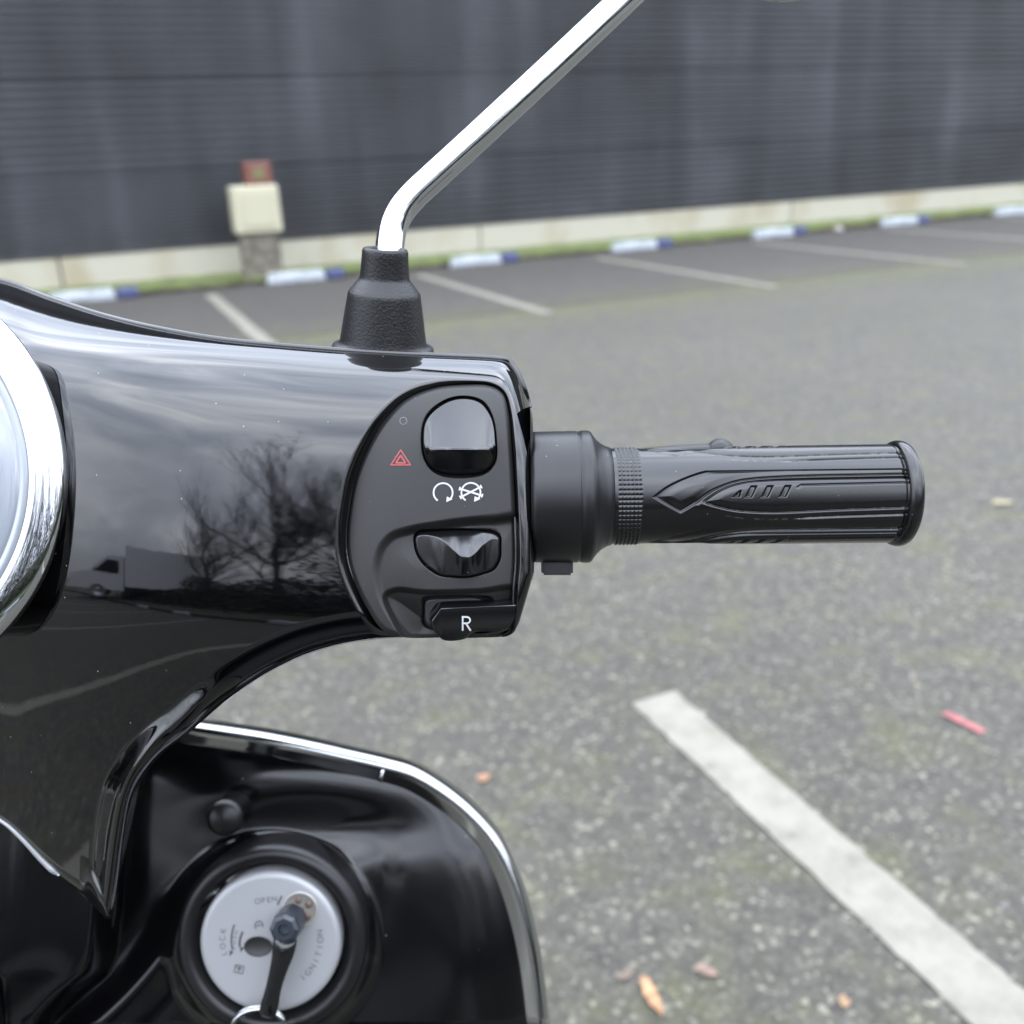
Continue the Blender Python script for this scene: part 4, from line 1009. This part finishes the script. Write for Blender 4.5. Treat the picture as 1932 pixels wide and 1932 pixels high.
for i, ch in enumerate('LOCK'):
    a_ = math.radians(196 - i * 9); text(ch, cx_ + 92 * math.cos(a_), cy_ - 92 * math.sin(a_), 15, math.degrees(a_) - 90, M['etched'], lock, 'engraved_letter')
for i, ch in enumerate('PUSH'):
    a_ = math.radians(186 - i * 9.5); text(ch, 500 + 59 * math.cos(a_), 1782 - 59 * math.sin(a_), 11, math.degrees(a_) - 90, M['etched'], lock, 'engraved_letter')
b = MB()
def boxline(pts, w_=2.2):
    pts = np.array(pts, float); t = np.gradient(pts, axis=0); t /= np.linalg.norm(t, axis=1)[:, None]; nr = np.stack([-t[:, 1], t[:, 0]], -1)
    q = np.stack([pts + nr * w_ / 2, pts - nr * w_ / 2], 1); b.add(U(q[..., 0], q[..., 1], .4593).reshape(-1, 3), gridf(len(pts), 2))
boxline([(484, 1693 + 10), (484, 1693 + 10.01)]) if False else None
def rot(pts, c, a):
    a = math.radians(a); return [(c[0] + x * math.cos(a) - y * math.sin(a), c[1] + x * math.sin(a) + y * math.cos(a)) for x, y in pts]
boxline(rot([(-7, 6), (-7, -2), (-6.9, -2), (-2, -6), (5, -6), (7, -2), (7, 6)], (488, 1745), -15)); boxline(rot([(-4, 1), (4, 1)], (488, 1745), -15)); 
boxline(rot([(-8, -7), (8, -7), (8, 7), (-8, 7), (-8, -7.01)], (451, 1829), 12)); boxline(rot([(-5, -2), (5, -2)], (451, 1829), 12)); boxline(rot([(0, -5), (0, 5)], (451, 1829), 12))
b.build('lock_symbol', M['dark_print'], lock, camf=True)

# ---- key, hanging in the lock
kl = W(U(538, 1752, .448)); key = empty('ignition_key', tuple(kl), 'black ignition key with a hanging plastic bow and a split ring, in the silver lock', 'key')
b = MB(); b.lathe([(.0072, -.012), (.0074, .0), (.0070, .0015), (.0052, .0022), (.0030, .0022), (.0026, .0006), (.00001, .0005)], U(538, 1751, .446), (-.05, .05, 1), 8); b.build('key_hub', mat('blue_black_plastic', (.009, .013, .019), .3), key, camf=True, smooth=False)
o1 = [(519, 1768), (533, 1776), (556, 1774), (560, 1772), (555, 1800), (541, 1835), (530, 1870), (525, 1900), (517, 1921), (495, 1918), (489, 1912), (502, 1860), (512, 1810), (515, 1780)]
oo = crom(o1, 4); cen = oo.mean(0); n = len(oo); s = np.linspace(0, 1, 8)
P = cen + (oo - cen)[:, None, :] * s[None, :, None]; e_ = segdist(P[..., 0], P[..., 1], oo, True)
top_ = U(P[..., 0], P[..., 1], .444 - .002 * np.sqrt(np.clip(e_ / 18, 0, 1)) + .00003 * (1770 - P[..., 1]) * -1 * .3)
edge = U(oo[:, 0], oo[:, 1], np.full(n, .449))[:, None, :]
V = np.concatenate([top_, edge], 1); ar = np.sum(oo[:, 0] * np.roll(oo[:, 1], -1) - np.roll(oo[:, 0], -1) * oo[:, 1]); f = gridf(n, 9, closed_n=True); f = [q[::-1] for q in f] if ar < 0 else f
mk('key_bow', V.reshape(-1, 3), f, M['gloss_plastic'], key, camf=True, weld=True)
b = MB(); rc = U(490, 1948, .4525); an = np.linspace(0, 2 * math.pi * 1.9, 120); kr_ = 54 * .447 / F
b.tube(np.stack([rc[0] + kr_ * np.cos(an), rc[1] + kr_ * np.sin(an) * .95, rc[2] + .0018 * np.sin(an * .5) + .002 * np.sin(an)], -1), .0011, 10)
b.build('split_ring', M['chrome_worn'], key, camf=True)
b = MB(); kb0 = U(538, 1751, .448); b.tube([kb0, kb0 + [0, 0, -.012]], .004, 10); b.build('key_blade', M['brass'], key, camf=True)

# ---- rest of the scooter, below and behind the picture
Ru = np.array([0, 0, 1.0]); xr_ = RW @ np.array([1.0, 0, 0]); xr_[2] = 0; xr_ /= np.linalg.norm(xr_); fw = np.cross(Ru, xr_)
hub0 = np.array([hub[0], hub[1], 0])
def SP(r, fwd, z): return hub0 + xr_ * r + fw * fwd + Ru * z
def wheel(fwd, nm):
    c = SP(0, fwd, .215); b = MB()
    b.lathe([(.14, -.04), (.175, -.052), (.205, -.04), (.215, 0), (.205, .04), (.175, .052), (.14, .04), (.13, 0), (.14, -.04)], c, xr_, 60); w_ = b.build(nm, M['tyre'], sco)
    b = MB(); b.lathe([(.14, -.035), (.12, -.02), (.04, -.03), (.02, -.05), (.001, -.05)], c, xr_, 40); b.lathe([(.14, .035), (.12, .02), (.04, .03), (.02, .05), (.001, .05)], c, xr_, 40); b.build('rim', M['alloy'], w_)
wheel(.34, 'front_wheel'); wheel(-.92, 'rear_wheel')
an = np.linspace(-.35, math.pi * .78, 40); fv = []
for a_ in an:
    for s in np.linspace(-1, 1, 13):
        r = .262 - .035 * s * s; fv.append(SP(.07 * math.sin(s * 1.5), .34 + r * math.cos(a_), .215 + r * math.sin(a_)))
mk('front_fender', fv, gridf(40, 13), M['paint'], sco)
b = MB(); b.tube([SP(0, .12, .95), SP(0, .2, .6), SP(0, .3, .36), SP(.0, .34, .215)], [.028, .026, .02, .015], 16); b.build('steering_column', M['alloy'], sco)
b = MB(); c = SP(0, -.28, .30); ang = math.atan2(xr_[1], xr_[0]); b.box(c, (.38, .62, .07), rz=ang, bev=.02); b.build('floorboard', M['satin'], sco)
def loft(name, secs, mt):
    v = []
    for fwd, zc, hw, hh in secs:
        for k in range(32):
            q = 2 * math.pi * k / 32; cx2 = np.sign(math.cos(q)) * abs(math.cos(q)) ** .7; sz = np.sign(math.sin(q)) * abs(math.sin(q)) ** .7; v.append(SP(hw * cx2, fwd, zc + hh * sz))
    n = len(secs); f = gridf(n, 32, closed_m=True); f += [tuple(range(32))[::-1], tuple((n - 1) * 32 + k for k in range(32))]; return mk(name, v, f, mt, sco)
loft('rear_body', [(-.58, .46, .10, .2), (-.66, .47, .16, .22), (-.85, .5, .18, .2), (-1.1, .56, .15, .14), (-1.28, .6, .08, .07)], M['paint'])
loft('seat', [(-.55, .70, .09, .04), (-.62, .72, .13, .055), (-.8, .72, .15, .055), (-.95, .74, .14, .05), (-1.15, .75, .11, .04), (-1.2, .75, .07, .02)], M['seat'])
b = MB(); b.lathe([(.001, .03), (.03, .026), (.04, .01), (.042, -.02)], SP(0, -1.29, .62), -fw, 30); b.build('tail_lamp', M['lamp_red'], sco)
